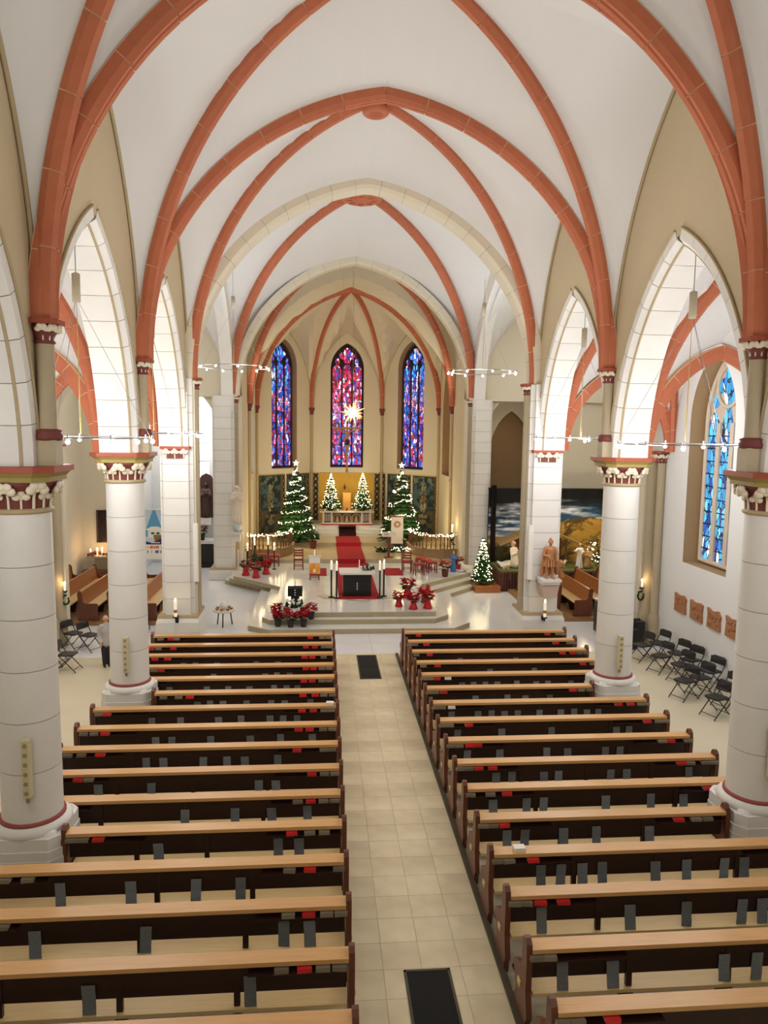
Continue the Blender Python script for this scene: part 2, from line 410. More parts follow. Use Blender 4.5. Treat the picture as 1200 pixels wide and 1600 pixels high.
# vaults of the nave, ribs
for i in range(4):
    y0, y1 = YB[i], YB[i + 1]; cy = (y0 + y1) / 2; hb = (y1 - y0) / 2
    vault('ceiling', XC - AH, XC + AH, y0, y1, NAVE, 36)
    if i >= 1:
        for a_ in (-1, 1):
            for b_ in (-1, 1):
                if i == 1 and b_ < 0: continue
                arch_blocks(diag(XC, cy, AH - .1, hb, a_, b_, NAVE), (XC, cy, ZS), RIBP, .20, .18, .84)
        if i >= 2:
            z = vaultz(0, 0, NAVE); bs = MB().lathe([(.05, -.30), (.13, -.30), (.16, -.38), (.24, -.40), (.29, -.36), (.29, -.28), (.25, -.24), (.25, .1), (.05, .1)], 20, (XC, cy, z))
            struct(bs.build(next_trim(), M_RIB))
for y in YB[2:4]:
    p = plan_arch((XC - AH + .02, y), (XC + AH - .02, y), ZS, NAVE[1], NAVE[4], 30); hn = len(p) // 2 + 1
    arch_blocks(p[:hn], (XC, y, ZS), RIB2, .26, .19, .84); arch_blocks(p[hn - 1:][::-1], (XC, y, ZS), RIB2, .26, .19, .84)
# wall ribs (thin edge mouldings where vault meets wall)
for s in (-1, 1):
    for i in range(1, 4):
        y0, y1 = YB[i], YB[i + 1]; mb = MB()
        pts = [(sx(s, AH - .03), (y0 + y1) / 2 - (y1 - y0) / 2 * t * q, ZS + 4.6 * h(t, .9)) for q, rng in ((1, range(0, 25)), (-1, range(23, -1, -1))) for t in [cos(pi / 2 * k / 24) for k in rng]]
        mb.tube(pts, .03, 5); struct(mb.build(next_trim(), M_TAN))

def leaf_mesh():
    b = MB()                                   # leaf hugging a bell: local x outward, y sideways, z up
    b.tube([(.0, 0, 0), (.015, 0, .14), (.05, 0, .24), (.13, 0, .33)], [.022, .02, .02, .018], 5)
    for a, l in ((-1.1, .10), (-.35, .13), (.35, .13), (1.1, .10)):
        y, z = sin(a) * l, cos(a) * l
        b.ball((.12 + .28 * z, y, .30 + z * .35 - .05 * abs(a)), .075, 8, 0, .85, .5)
    b.ball((.13, 0, .29), .08, 8, 0, .8, .5)
    return b
def low_leaf():
    b = MB(); b.tube([(0, 0, 0), (.01, 0, .12), (.03, 0, .2)], .02, 5)
    for y, z in ((-.07, .19), (.07, .19), (0, .25)): b.ball((.035, y, z), .07, 8, 0, .8, .5)
    return b
LEAF_A = leaf_mesh().build('leaf', M_LEAF); LEAF_B = low_leaf().build('leaf', M_LEAF)
def leaf_at(src, used, parent, c, r, z, a, sc=1.):
    o = src if not used else src.copy()
    if used: COL.objects.link(o)
    o.parent = parent; o.location = (c[0] + r * cos(a), c[1] + r * sin(a), z); o.rotation_euler = (0, 0, a); o.scale = (sc,) * 3
UA = UB = 0
def cham(r, k): return [(-r + k, -r), (r - k, -r), (r, -r + k), (r, r - k), (r - k, r), (-r + k, r), (-r, r - k), (-r, -r + k)]
def column(x, y, s, label):
    global UA, UB
    t = thing('column', label, 'column', (x, y, 0), 0, 'round nave columns')
    MB().prism(cham(.48, .14), 0, .62).build('pedestal', M_STONE, t)
    MB().prism(cham(.47, .13), .62, .74).prism(cham(.455, .12), .74, .90).build('plinth', M_STONE, t)
    for k in range(4):
        a = pi / 4 + k * pi / 2; MB().ball((.44 * cos(a), .44 * sin(a), .87), .115, 8, 0, .8).build('corner_spur', M_STONE, t)
    MB().lathe([(.35, .86), (.44, .87), (.475, .91), (.475, .965), (.43, 1.01), (.37, 1.02)], 32).build('base_torus', M_STONE, t)
    MB().lathe([(.35, 1.01), (.40, 1.015), (.40, 1.045), (.37, 1.06)], 32).build('red_ring', M_REDLINE, t)
    MB().lathe([(.354, .9), (.34, 4.99)], 24).build('joint_core', M_JOINT, t)
    nd = 6; z0 = 1.045; hgt = (4.94 - z0) / nd
    r = lambda z: .367 - .018 * (z - 1) / 4
    for k in range(nd):
        a, c = z0 + hgt * k + .005, z0 + hgt * (k + 1) - .005
        MB().lathe([(r(a), a), (r(c), c)], 40).build('drum', M_STONE, t)
    MB().lathe([(.34, 4.93), (.375, 4.94), (.39, 4.965), (.375, 4.99), (.34, 5.0)], 32).build('neck_ring', M_TAN, t)
    MB().lathe([(.335, 4.99), (.34, 5.07), (.365, 5.17), (.415, 5.26), (.47, 5.33), (.36, 5.335)], 32).build('capital_bell', M_MAROON, t)
    for k in range(8): leaf_at(LEAF_A, UA, t, (0, 0), .35, 5.0, k * pi / 4, .88 if k % 2 else .82); UA = 1
    for k in range(8): leaf_at(LEAF_B, UB, t, (0, 0), .345, 5.0, k * pi / 4 + pi / 8, .75); UB = 1
    MB().prism(cham(.46, .15), 5.325, 5.38).prism(cham(.46, .15), 5.38, 5.44, 0, 1.12).build('olive_band', M_OLIVE, t)
    MB().prism(cham(.54, .18), 5.44, 5.51).build('abacus', M_ABACUS, t)
    # wall shaft that stands on the abacus, on the nave side
    xs = -s * (CW - AH + .06)
    MB().b2(xs - .125, xs + .125, -.13, .13, 5.51, 5.82).build('shaft_base', M_SHAFT, t)
    MB().lathe([(.12, 5.81), (.165, 5.82), (.175, 5.865), (.15, 5.91), (.165, 5.935), (.1, 5.96)], 16, (xs, 0, 0)).build('shaft_ring', M_MAROON, t)
    MB().lathe([(.11, 5.95), (.105, 6.99)], 16, (xs, 0, 0)).build('wall_shaft', M_SHAFT, t)
    MB().lathe([(.105, 6.97), (.13, 6.99), (.105, 7.02), (.115, 7.06), (.165, 7.18), (.13, 7.2)], 16, (xs, 0, 0)).build('shaft_capital', M_MAROON, t)
    for k in range(5): leaf_at(LEAF_A, UA, t, (xs, 0), .1, 7.0, (0 if s < 0 else pi) + (k - 2) * .7, .52)
    MB().prism([(xs + a, c) for a, c in cham(.2, .06)], 7.2, 7.26).build('shaft_abacus', M_ABACUS, t)
    return t
column(sx(-1, CW) + .05, YB[2], -1, 'white round column with painted leaf capital nearest the camera on the lectern side')
column(sx(-1, CW), YB[3], -1, 'white round column beside the person in the grey jacket')
column(sx(1, CW), YB[2], 1, 'white round column with leaf capital overlapping the blue stained window')
column(sx(1, CW), YB[3], 1, 'white round column between the carved warrior pier and the black chairs')
# half columns behind the frame carry the arcade on
for s in (-1, 1):
    for y in (YB[1],):
        b = MB().lathe([(.37, 0), (.35, 4.9), (.5, 5.3), (.54, 5.5)], 24, (sx(s, CW), y, 0)); struct(b.build(next_trim(), M_STONE))

# ------------------------------------------------------------------ crossing piers
def corbel(b, x0, x1, y0, y1, z):
    b.b2(x0, x1, y0, y1, z - .05, z, 0)
def pier(label, x0, x1, y0, y1, s, ztop, base, corb=True, bx=.13):
    """x0 is the nave side face; square shafts with chamfered strips, cut stone courses"""
    xa, xb = min(x0, x1), max(x0, x1)
    t = thing('pier_column', label, 'pier', ((xa + xb) / 2, (y0 + y1) / 2, 0), 0, 'square crossing piers')
    hx, hy = (xb - xa) / 2, (y1 - y0) / 2
    def sh(g): return [(-hx + .1 + g, -hy - 0 + g), (hx - .1 - g, -hy + g), (hx - .1 - g, -hy + .14 + g), (hx - g, -hy + .14 + g), (hx - g, hy - .14 - g), (hx - .1 - g, hy - .14 - g), (hx - .1 - g, hy - g), (-hx + .1 + g, hy - g), (-hx + .1 + g, hy - .14 - g), (-hx + g, hy - .14 - g), (-hx + g, -hy + .14 + g), (-hx + .1 + g, -hy + .14 + g)]
    if corb: MB().prism([(-hx - bx, -hy - bx), (hx + bx, -hy - bx), (hx + bx, hy + bx), (-hx - bx, hy + bx)], 0, base + .002).build('pedestal', M_STONE, t)
    q = [(-hx - bx, -hy - bx), (hx + bx, -hy - bx), (hx + bx, hy + bx), (-hx - bx, hy + bx)]
    z = base
    MB().prism(q, z, z + .28).build('plinth', M_STONE, t)
    MB().prism(q, z + .28, z + .40, 0, .93).build('base_moulding', M_STONE, t)
    MB().prism([(a * .95, c * .95) for a, c in q], z + .40, z + .47, 0, .97).build('base_roll', M_TAN, t)
    z += .45
    MB().prism(sh(.012), z, ztop).build('joint_core', M_JOINT, t)
    n = round((ztop - z) / .43); ch = (ztop - z) / n
    for k in range(n): MB().prism(sh(0.), z + ch * k + .005, z + ch * (k + 1) - .005).build('stone_course', M_STONE, t)
    if corb:
        zc = 5.44
        MB().b2(-hx + .05, hx - .05, -hy - .09, -hy + .1, zc, zc + .07).build('corbel_slab', M_ABACUS, t)
        b = MB().prism([(-hx + .22, -hy + .1), (-hx + .22, -hy - .07), (hx - .22, -hy - .07), (hx - .22, -hy + .1)], zc - .23, zc); b.build('corbel_bell', M_MAROON, t)
        for k in range(3): leaf_at(LEAF_B, UB, t, (-.22 + .22 * k, -hy - .07), 0, zc - .24, -pi / 2, .84)
    # nave-side shaft up to the rib capital
    xs = -s * (hx + .02)
    MB().lathe([(.11, base + .45), (.11, ZS - .26)], 12, (xs, -.1, 0)).build('wall_shaft', M_SHAFT, t)
    MB().lathe([(.11, ZS - .28), (.14, ZS - .26), (.11, ZS - .23), (.17, ZS - .05), (.14, ZS - .04)], 12, (xs, -.1, 0)).build('shaft_capital', M_MAROON, t)
    for k in range(5): leaf_at(LEAF_A, UA, t, (xs, -.1), .1, ZS - .25, (0 if s < 0 else pi) + (k - 2) * .7, .52)
    MB().prism([(xs + a, -.1 + c) for a, c in cham(.19, .06)], ZS - .04, ZS + .02).build('shaft_abacus', M_ABACUS, t)
    return t
pier('white square pier with a pillar candle beside the white bowl table', -3.30, -4.14, 19.34, 20.3, -1, ZS, .66)
pier('white square pier that carries the carved wooden warrior', 5.52, 6.44, 19.34, 20.3, 1, ZS, .66)
pier('white square pier behind the white robed statue', -3.42, -4.27, 29.5, 30.4, -1, 7.24, .0, False, .16)
pier('white square pier behind the small lit fir tree', 6.02, 6.82, 29.5, 30.4, 1, 7.24, .0, False, .16)

# ------------------------------------------------------------------ crossing and choir arches, vaults
def se(s, d): return XE + s * d
def stone_arch(xc, y, hw, zs, rise, e, wd, dp, blk=.62):
    p = plan_arch((xc - hw, y), (xc + hw, y), zs, rise, e, 30)
    pr = [(-.5, -1), (-.5, -.22), (-.36, 0), (.36, 0), (.5, -.22), (.5, -1)]
    arch_blocks(p, (xc, y, zs), pr, wd, dp, blk, M_WALL, M_JOINT, .008, 'voussoir')
def gable(name, xc, y, hw, zs, rise, e, ztop, x0, x1, m=M_WALL, zb=None, d=.5):
    return wall_panel(name, (x0, y), (1, 0), (0, -1), x1 - x0, zs if zb is None else zb, ztop, [(xc - x0, hw, zs if zb is None else zb, zs, rise, e)], d, m, both=True)
stone_arch(XC, 19.85, 4.40, ZS, 4.85, .2, .72, .32)
for s in (-1, 1):
    x = sx(s, 4.4); xo = sx(s, 4.65)
    b = MB().b2(min(x, xo), max(x, xo), 19.55, 20.15, 1.0, ZS); struct(b.build(next_trim(), M_WALL))
gable('wall_front', XC, 19.75, 4.52, ZS, 4.98, .2, 13.6, XC - 5.0, XC + 5.0, M_WALL, 7.15, .3)
stone_arch(XE, 29.95, 4.52, 7.2, 5.2, .2, .6, .3)
gable('wall_front', XE, 29.85, 4.66, 7.2, 5.34, .2, 14.2, XE - 11, XE + 11, M_WALL, 7.2, .4)
for s in (-1, 1):
    b = MB().b2(min(se(s, 4.45), se(s, 4.85)), max(se(s, 4.45), se(s, 4.85)), 29.86, 30.3, .4, 7.25); struct(b.build(next_trim(), M_WALL))
vault('ceiling', XE - 5.0, XE + 5.0, 20.0, 29.86, CROSS, 36)
for a_ in (-1, 1):
    for b_ in (-1, 1):
        arch_blocks(diag(XE - .05, 24.95, 4.75 if b_ < 0 else 4.8, 4.85, a_, b_, CROSS), (XE, 24.95, ZS), RIBP, .24, .25, .9)
z = vaultz(0, 0, CROSS)
bs = MB().lathe([(.3, -.42), (.56, -.42), (.66, -.38), (.68, -.28), (.56, -.24), (.56, .1), (.05, .1)], 28, (XE - .05, 24.95, z)); bs.lathe([(.02, -.46), (.2, -.45), (.3, -.41)], 12, (XE - .05, 24.95, z))
bo = struct(bs.build(next_trim(), M_RIB))
b = MB()
for k in range(8):
    a = k * pi / 4; b.ball((XE - .05 + .4 * cos(a), 24.95 + .4 * sin(a), z - .43), .10, 8, 0, .4)
b.build('carved_rosette', M_RIB, bo, kind='stuff')
# transept arms
for s, side in ((-1, 'left'), (1, 'right')):
    xa, xb = sorted((se(s, 4.95), se(s, 10.8)))
    vault('ceiling', xa, xb, 20.3, 30.2, TRANS, 24)
    wall_panel('wall_' + side, (se(s, 10.8), 20.3), (0, 1), (-s, 0), 10.0, 0, 12)
    # side arch of the crossing
    wall_panel('wall_' + side, (se(s, 4.75), 20.2), (0, 1), (-s, 0), 9.6, 6.6, 14, [(4.8, 4.54, 6.6, 7.3, 4.4, .35)], .45, M_STONE, both=True)
    # west wall of the transept above the aisle
    wall_panel('wall_back', (xa, Y3), (1, 0), (0, 1), xb - xa, 0, 12.5, [((sx(s, (ax0 + ax1) / 2) - xa), 1.42, 0, 5.5, 2.1, .35)], .25, M_WALL, both=True)
    # east wall with the chapel opening
    cc = se(s, 6.85) - xa
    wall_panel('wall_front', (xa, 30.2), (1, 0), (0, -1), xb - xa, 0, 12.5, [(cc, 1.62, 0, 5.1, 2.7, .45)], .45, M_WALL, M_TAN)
    hm = M_VAULT if s < 0 else M_WALL
    xc = se(s, 6.85)
    wall_panel('wall_front', (xc - 1.9, 33.3), (1, 0), (0, -1), 3.8, 0, 9, [(2.2, .30, 2.9, 6.2, .9, .6)] if s < 0 else [(2.3, .95, .1, 5.0, 1.9, .6)], .5, hm, M_REVEAL if s > 0 else None)
    for d in (-1, 1):
        wall_panel('wall_' + side, (xc + d * 1.9, 30.6), (0, 1), (-d, 0), 2.7, 0, 9, (), .3, hm)
    vault('ceiling', xc - 1.9, xc + 1.9, 30.6, 33.3, (5.3, 2.6, 2.4, 2.8, .4, .4), 12, hm)
    if s > 0:
        wall_panel('wall_front', (xc - 1.9, 33.8), (1, 0), (0, -1), 3.8, 0, 9, (), .1, M_REVEAL)
        arch_blocks(diag(xc, 31.95, 1.8, 1.3, 1, 1, (5.3, 2.6, 2.4, 2.8, .4, .4), 12), (xc, 31.95, 5.3), RIBP, .2, .2, .7, M_MAROON)

# choir and apse (three sides of an octagon)
AI = 4.48; AY = 34.5; VX = 1.855; VY = AY + AI; SXX = AI; SYY = AY + VX
AP = [(XE - SXX, AY - VX), (XE - SXX, SYY), (XE - VX, VY), (XE + VX, VY), (XE + SXX, SYY), (XE + SXX, AY - VX)]
ZA = 7.05; RA, RL = 5.3, 3.9
M_APSE = mat('apse_plaster', C(212, 202, 176), .85, .04, .8, .2, 30)
WZ = dict(c=(4.05, 9.15, 1.15), s=(4.1, 9.2, 1.1))
for i in range(5):
    p0, p1 = Vector(AP[i]), Vector(AP[i + 1]); d = (p1 - p0); L = d.length; d = d / L; n = Vector((d.y, -d.x))
    holes = []
    if i in (1, 2, 3): holes = [(L / 2, .86 if i == 2 else .84, 4.0, 9.05, 1.35, .5)]
    elif i == 0: holes = [(L / 2, 1.0, 3.9, 6.3, 2.9, .8)]
    else: holes = [(L / 2, 1.0, 3.9, 6.3, 2.9, .8)]
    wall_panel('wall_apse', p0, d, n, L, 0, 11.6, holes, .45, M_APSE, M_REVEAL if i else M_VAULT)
    if i in (0, 4):
        q = p0 - n * .46; wall_panel('wall_apse', q, d, n, L, 3.5, 10, (), .1, M_VAULT if i == 0 else M_REVEAL)
    # vault web over this side
    b = MB(); nu, ns = 14, 12; vs = []
    for j in range(ns + 1):
        for k in range(nu + 1):
            sfr = j / ns; t = -cos(pi * k / nu); f = p0 + d * (L / 2 * (1 + t)); q = Vector((XE, AY)).lerp(f, sfr)
            vs.append((q.x, q.y, ZA + max(RA * h(sfr, .18), RL * h(t, .6) + (RA - RL) * (1 - sfr))))
    b.add(vs, [(j * (nu + 1) + k, j * (nu + 1) + k + 1, (j + 1) * (nu + 1) + k + 1, (j + 1) * (nu + 1) + k) for j in range(ns) for k in range(nu)])
    struct(b.build('ceiling', M_APSE))
    # lunette arris
    mb = MB(); mb.tube([(p0.x + d.x * L / 2 * (1 + t) + n.x * .02, p0.y + d.y * L / 2 * (1 + t) + n.y * .02, ZA + RL * h(t, .6)) for t in [-cos(pi * k / 30) for k in range(31)]], .025, 4)
    struct(mb.build(next_trim(), M_TAN))
for i, (x, y) in enumerate(AP):
    path = [(XE + (x - XE) * t, AY + (y - AY) * t, ZA + RA * h(t, .18)) for t in [cos(pi / 2 * k / 22) for k in range(23)]]
    arch_blocks(path, (XE, AY, ZA), RIBP, .2, .2, .8)
    u = Vector((XE - x, AY - y)).normalized() * .06
    o = MB().lathe([(.075, .78), (.07, 6.75)], 10, (x + u.x, y + u.y, 0)); sh_ = struct(o.build(next_trim(), M_TAN))
    MB().lathe([(.07, 6.72), (.11, 6.76), (.08, 6.8), (.15, 7.0), (.17, 7.06), (.1, 7.07)], 10, (x + u.x, y + u.y, 0)).build('capital', M_MAROON, sh_)
    MB().lathe([(.07, 3.72), (.105, 3.75), (.105, 3.8), (.07, 3.83)], 10, (x + u.x, y + u.y, 0)).build('shaft_ring', M_TAN, sh_)
# short bay between the arch and the apse
vault('ceiling', XE - 5.1, XE + 5.1, 30.0, AY - VX + .02, (ZA, RA + .5, 4.6, RA + .6, .18, .6), 24, M_APSE)
gable('wall_apse', XE, AY - VX - .1, AI, ZA, RA + .12, .18, 13.4, XE - 5.1, XE + 5.1, M_APSE, ZA, .1)
for a_ in (-1, 1): arch_blocks([(XE + a_ * 4.42 * t, 31.2 + 1.2 * t, ZA + 5.95 * h(t, .1)) for t in [cos(pi / 2 * k / 22) for k in range(23)]], (XE, 31.4, ZA), RIBP, .2, .2, .8)
b = MB(); vs = []; n_ = 24
for j in range(9):
    for k in range(n_ + 1):
        t_ = -cos(pi * k / n_); q_ = j / 8; vs.append((XE + AI * t_ * (1 - q_), AY - VX + VX * q_, ZA + max(RA * h(1 - q_, .18), (RA + .12) * h(t_, .18) * (1 - q_) + RA * q_)))
b.add(vs, [(j * (n_ + 1) + k, j * (n_ + 1) + k + 1, (j + 1) * (n_ + 1) + k + 1, (j + 1) * (n_ + 1) + k) for j in range(8) for k in range(n_)]); struct(b.build('ceiling', M_APSE))
for a_ in (-1, 1):
    wall_panel('wall_apse', (se(a_, 4.48), 30.1), (0, 1), (-a_, 0), AY - VX - 30.1 + .02, 0, 11.6, (), .3, M_APSE)
# back of the nave behind the camera
wall_panel('wall_back', (XC - 9, YB[0]), (1, 0), (0, 1), 18, 0, 14.5)

# wall responds between aisle and transept
for s in (-1, 1):
    for (xo, y, r) in ((AO - .1, Y3 - .2, .15), (AO - .1, Y3 - .75, .11), (AO - .1, YB[3], .14)):
        o = MB().lathe([(r + .07, 0), (r + .07, .75), (r + .03, .85), (r, .9), (r, 5.18)], 12, (sx(s, xo), y, 0)); q = struct(o.build(next_trim(), M_SHAFT))
        MB().lathe([(r, 5.17), (r + .03, 5.2), (r + .01, 5.24), (r + .1, 5.42), (r + .06, 5.44)], 12, (sx(s, xo), y, 0)).build('capital', M_MAROON, q)
        MB().prism([(sx(s, xo) + a, y + c) for a, c in cham(r + .12, .06)], 5.44, 5.5).build('abacus', M_ABACUS, q)
        for k in range(3): leaf_at(LEAF_A, UA, q, (sx(s, xo), y), r, 5.18, -pi / 2 + (k - 1) * .9 + (.5 if s < 0 else -.5), .62)
    b = MB().b2(min(sx(s, AO - .25), sx(s, AO + .3)), max(sx(s, AO - .25), sx(s, AO + .3)), Y3 - .02, Y3 + .24, 0, 7.5); struct(b.build(next_trim(), M_WALL))

# ------------------------------------------------------------------ stained glass windows
def glass(name, stops_lo, stops_hi, zlo, zhi, sc, es):
    m = bpy.data.materials.new(name); m.use_nodes = True; nt = m.node_tree; N = nt.nodes; L = nt.links; b = N['Principled BSDF']
    g = N.new('ShaderNodeNewGeometry'); mp = N.new('ShaderNodeMapping'); mp.inputs['Scale'].default_value = (1, 1, .42); mp.inputs['Rotation'].default_value = (.3, .35, .2); L.new(g.outputs['Position'], mp.inputs[0])
    v = N.new('ShaderNodeTexVoronoi'); v.inputs['Scale'].default_value = sc; L.new(mp.outputs[0], v.inputs[0])
    d = N.new('ShaderNodeTexVoronoi'); d.feature = 'DISTANCE_TO_EDGE'; d.inputs['Scale'].default_value = sc; L.new(mp.outputs[0], d.inputs[0])
    sep = N.new('ShaderNodeSeparateColor'); L.new(v.outputs['Color'], sep.inputs[0])
    def ramp(st):
        r = N.new('ShaderNodeValToRGB'); r.color_ramp.interpolation = 'CONSTANT'
        e = r.color_ramp.elements
        while len(e) < len(st): e.new(.5)
        for i, c in enumerate(st): e[i].position = i / len(st); e[i].color = (*C(*c), 1)
        L.new(sep.outputs[0], r.inputs[0]); return r
    ra, rb = ramp(stops_lo), ramp(stops_hi)
    sz = N.new('ShaderNodeSeparateXYZ'); L.new(g.outputs['Position'], sz.inputs[0])
    mr = N.new('ShaderNodeMapRange'); mr.inputs[1].default_value = zlo; mr.inputs[2].default_value = zhi; L.new(sz.outputs[2], mr.inputs[0])
    ad = N.new('ShaderNodeMath'); ad.operation = 'ADD'; L.new(mr.outputs[0], ad.inputs[0])
    mm = N.new('ShaderNodeMath'); mm.operation = 'MULTIPLY_ADD'; mm.inputs[1].default_value = .5; mm.inputs[2].default_value = -.25; L.new(sep.outputs[1], mm.inputs[0]); L.new(mm.outputs[0], ad.inputs[1])
    mx = N.new('ShaderNodeMix'); mx.data_type = 'RGBA'; L.new(ad.outputs[0], mx.inputs[0]); L.new(ra.outputs[0], mx.inputs[6]); L.new(rb.outputs[0], mx.inputs[7])
    gt = N.new('ShaderNodeMath'); gt.operation = 'GREATER_THAN'; gt.inputs[1].default_value = .055; L.new(d.outputs['Distance'], gt.inputs[0])
    br = N.new('ShaderNodeMath'); br.operation = 'MULTIPLY_ADD'; br.inputs[1].default_value = .7; br.inputs[2].default_value = .6; L.new(sep.outputs[2], br.inputs[0])
    ml = N.new('ShaderNodeMath'); ml.operation = 'MULTIPLY'; L.new(gt.outputs[0], ml.inputs[0]); L.new(br.outputs[0], ml.inputs[1])
    st = N.new('ShaderNodeMath'); st.operation = 'MULTIPLY'; st.inputs[1].default_value = es; L.new(ml.outputs[0], st.inputs[0])
    b.inputs['Base Color'].default_value = (.02, .02, .03, 1); b.inputs['Roughness'].default_value = .25
    L.new(mx.outputs[2], b.inputs['Emission Color']); L.new(st.outputs[0], b.inputs['Emission Strength'])
    return m
BLU = [(30, 80, 200), (50, 130, 230), (15, 30, 110), (100, 60, 180), (90, 190, 240), (195, 45, 90), (30, 90, 210), (230, 230, 250), (10, 20, 80), (40, 150, 230)]
PUR = [(120, 50, 160), (30, 70, 190), (205, 45, 80), (90, 120, 230), (180, 30, 50), (240, 215, 240), (20, 30, 110), (225, 110, 150), (40, 110, 215), (60, 20, 90)]
REDS = [(205, 25, 45), (225, 70, 110), (165, 15, 40), (240, 160, 190), (110, 40, 140), (252, 230, 236), (215, 35, 60), (60, 60, 180), (120, 10, 40)]
CYAN = [(60, 170, 230), (30, 130, 210), (110, 205, 240), (70, 160, 225), (70, 180, 235), (230, 240, 250), (40, 150, 220), (20, 70, 150)]
G_SIDE = glass('glass_blue_purple', PUR, BLU, 6.5, 9.0, 11.5, 1.4)
G_MID = glass('glass_red_purple', PUR, REDS, 5.2, 8.0, 11.5, 1.45)
G_RIGHT = glass('glass_sky_blue', CYAN, CYAN, 3, 8, 7.5, 1.4)
M_LEAD = mat('lead_bar', C(22, 20, 26), .6)
M_PLATE = mat('dark_tracery', C(48, 30, 30), .8)
WN = [0]
def quatre(c, r, n=32): return [(c[0] + r * (.62 + .38 * abs(cos(2 * a))) * cos(a), c[1] + r * (.62 + .38 * abs(cos(2 * a))) * sin(a)) for a in [2 * pi * k / n for k in range(n)]]
def window(O, u, hw, zb, zs, rise, e, g, frame_m, rows, stone=False):
    """O plan centre, u plan direction; glass stands in the plane through O"""
    WN[0] += 1; U = Vector((u[0], u[1], 0)); nn = Vector((u[1], -u[0], 0)); O = Vector((O[0], O[1], 0))
    f = lambda p, d: O + U * p[0] + Vector((0, 0, p[1])) + nn * d
    out = [(-hw, zb)] + [(-hw * t, zs + rise * z) for t, z in (hp(k / 12, e) for k in range(13))]
    out += [(-a, z) for a, z in reversed(out[:-1])]
    b = MB(); b.extr([(x, z) for x, z in out if z >= zs - .01], f, -.05, -.01)      # plate behind the tracery
    b.add([f(p, -.05) for p in ((-hw, zb), (hw, zb), (hw, zs), (-hw, zs))], [(0, 1, 2, 3)])
    for (p, q) in zip(out, out[1:] + out[:1]):
        b.tube([f(p, .02), f(q, .02)], .05 if not stone else .07, 5)
    W = struct(b.build('window_%d' % WN[0], frame_m))
    nc = 3; cw = 2 * hw / nc; mw = .035 if not stone else .085; rh = (zs - zb) / rows
    for i in range(1, nc):
        x = -hw + cw * i; MB().extr([(x - mw, zb), (x + mw, zb), (x + mw, zs), (x - mw, zs)], f, -.02, .07).build('mullion', frame_m, W)
    for j in range(1, rows):
        z = zb + rh * j; MB().extr([(-hw, z - .014), (hw, z - .014), (hw, z + .014), (-hw, z + .014)], f, .0, .03).build('saddle_bar', M_LEAD, W)
    gp = .012
    for i in range(nc):
        x0, x1 = -hw + cw * i + mw, -hw + cw * (i + 1) - mw
        for j in range(rows):
            z0, z1 = zb + rh * j + gp, zb + rh * (j + 1) - gp
            MB().extr([(x0, z0), (x1, z0), (x1, z1), (x0, z1)], f, -.005, .012).build('pane', g, W)
        top = .28 if i != 1 else .42; xm = (x0 + x1) / 2; hv = (x1 - x0) / 2
        MB().extr([(x0, zs)] + [(x1, zs)] + [(xm + hv * (1 - t), zs + top * sin(t * pi / 2)) for t in (.25, .5, .75, 1)] + [(xm - hv * t, zs + top * sin((1 - t) * pi / 2)) for t in (.25, .5, .75)], f, .0, .014).build('pane', g, W)
    qr = hw * .52; qc = (0, zs + rise * .56)
    MB().extr(quatre(qc, qr), f, .0, .014).build('quatrefoil_pane', g, W)
    for sgn in (-1, 1):
        c = (sgn * hw * .62, zs + rise * .34); MB().extr([(c[0] + .12 * hw * 1.2 * cos(a), c[1] + .16 * hw * 1.2 * sin(a)) for a in [2 * pi * k / 10 for k in range(10)]], f, .0, .014).build('pane', g, W)
    MB().tube([f((qc[0] + qr * 1.06 * cos(a), qc[1] + qr * 1.06 * sin(a)), .02) for a in [2 * pi * k / 24 for k in range(25)]], .025 if not stone else .05, 5, caps=False).build('tracery_ring', frame_m, W)
    return W
for i in (1, 2, 3):
    p0, p1 = Vector(AP[i]), Vector(AP[i + 1]); d = (p1 - p0).normalized(); n = Vector((d.y, -d.x)); c = (p0 + p1) / 2 - n * .36
    window(c, d, .80 if i == 2 else .76, 4.08, 9.05 if i == 2 else 9.0, 1.3 if i == 2 else 1.25, .5, G_MID if i == 2 else G_SIDE, M_PLATE, 9)
M_WSTONE = mat('window_stone', C(206, 190, 170), .8)
for s, ys in ((1, (17.65, 12.0)), (-1, (12.0,))):
    for y in ys: window((sx(s, AO + .42), y), (0, -s), .93, 2.72, 6.27, 1.62, .5, G_RIGHT, M_WSTONE, 11, True)
# narrow clear lancet of the side chapel
WN[0] += 1
o = MB().extr([(-.30, 2.9), (.30, 2.9), (.30, 6.2), (.2, 6.8), (0, 7.1), (-.2, 6.8), (-.30, 6.2)], lambda p, d: Vector((se(-1, 6.85) - 1.9 + 2.2 + p[0], 33.6 + d, p[1])), 0, .04)
W = struct(o.build('window_%d' % WN[0], mat('clear_pane', C(235, 235, 240), .3, emit=(1, 1, 1), es=.9)))
for z in (3.7, 4.5, 5.3, 6.1): MB().b2(se(-1, 6.85) - 1.9 + 1.9, se(-1, 6.85) - 1.9 + 2.5, 33.56, 33.6, z - .015, z + .015).build('saddle_bar', M_STEEL, W)

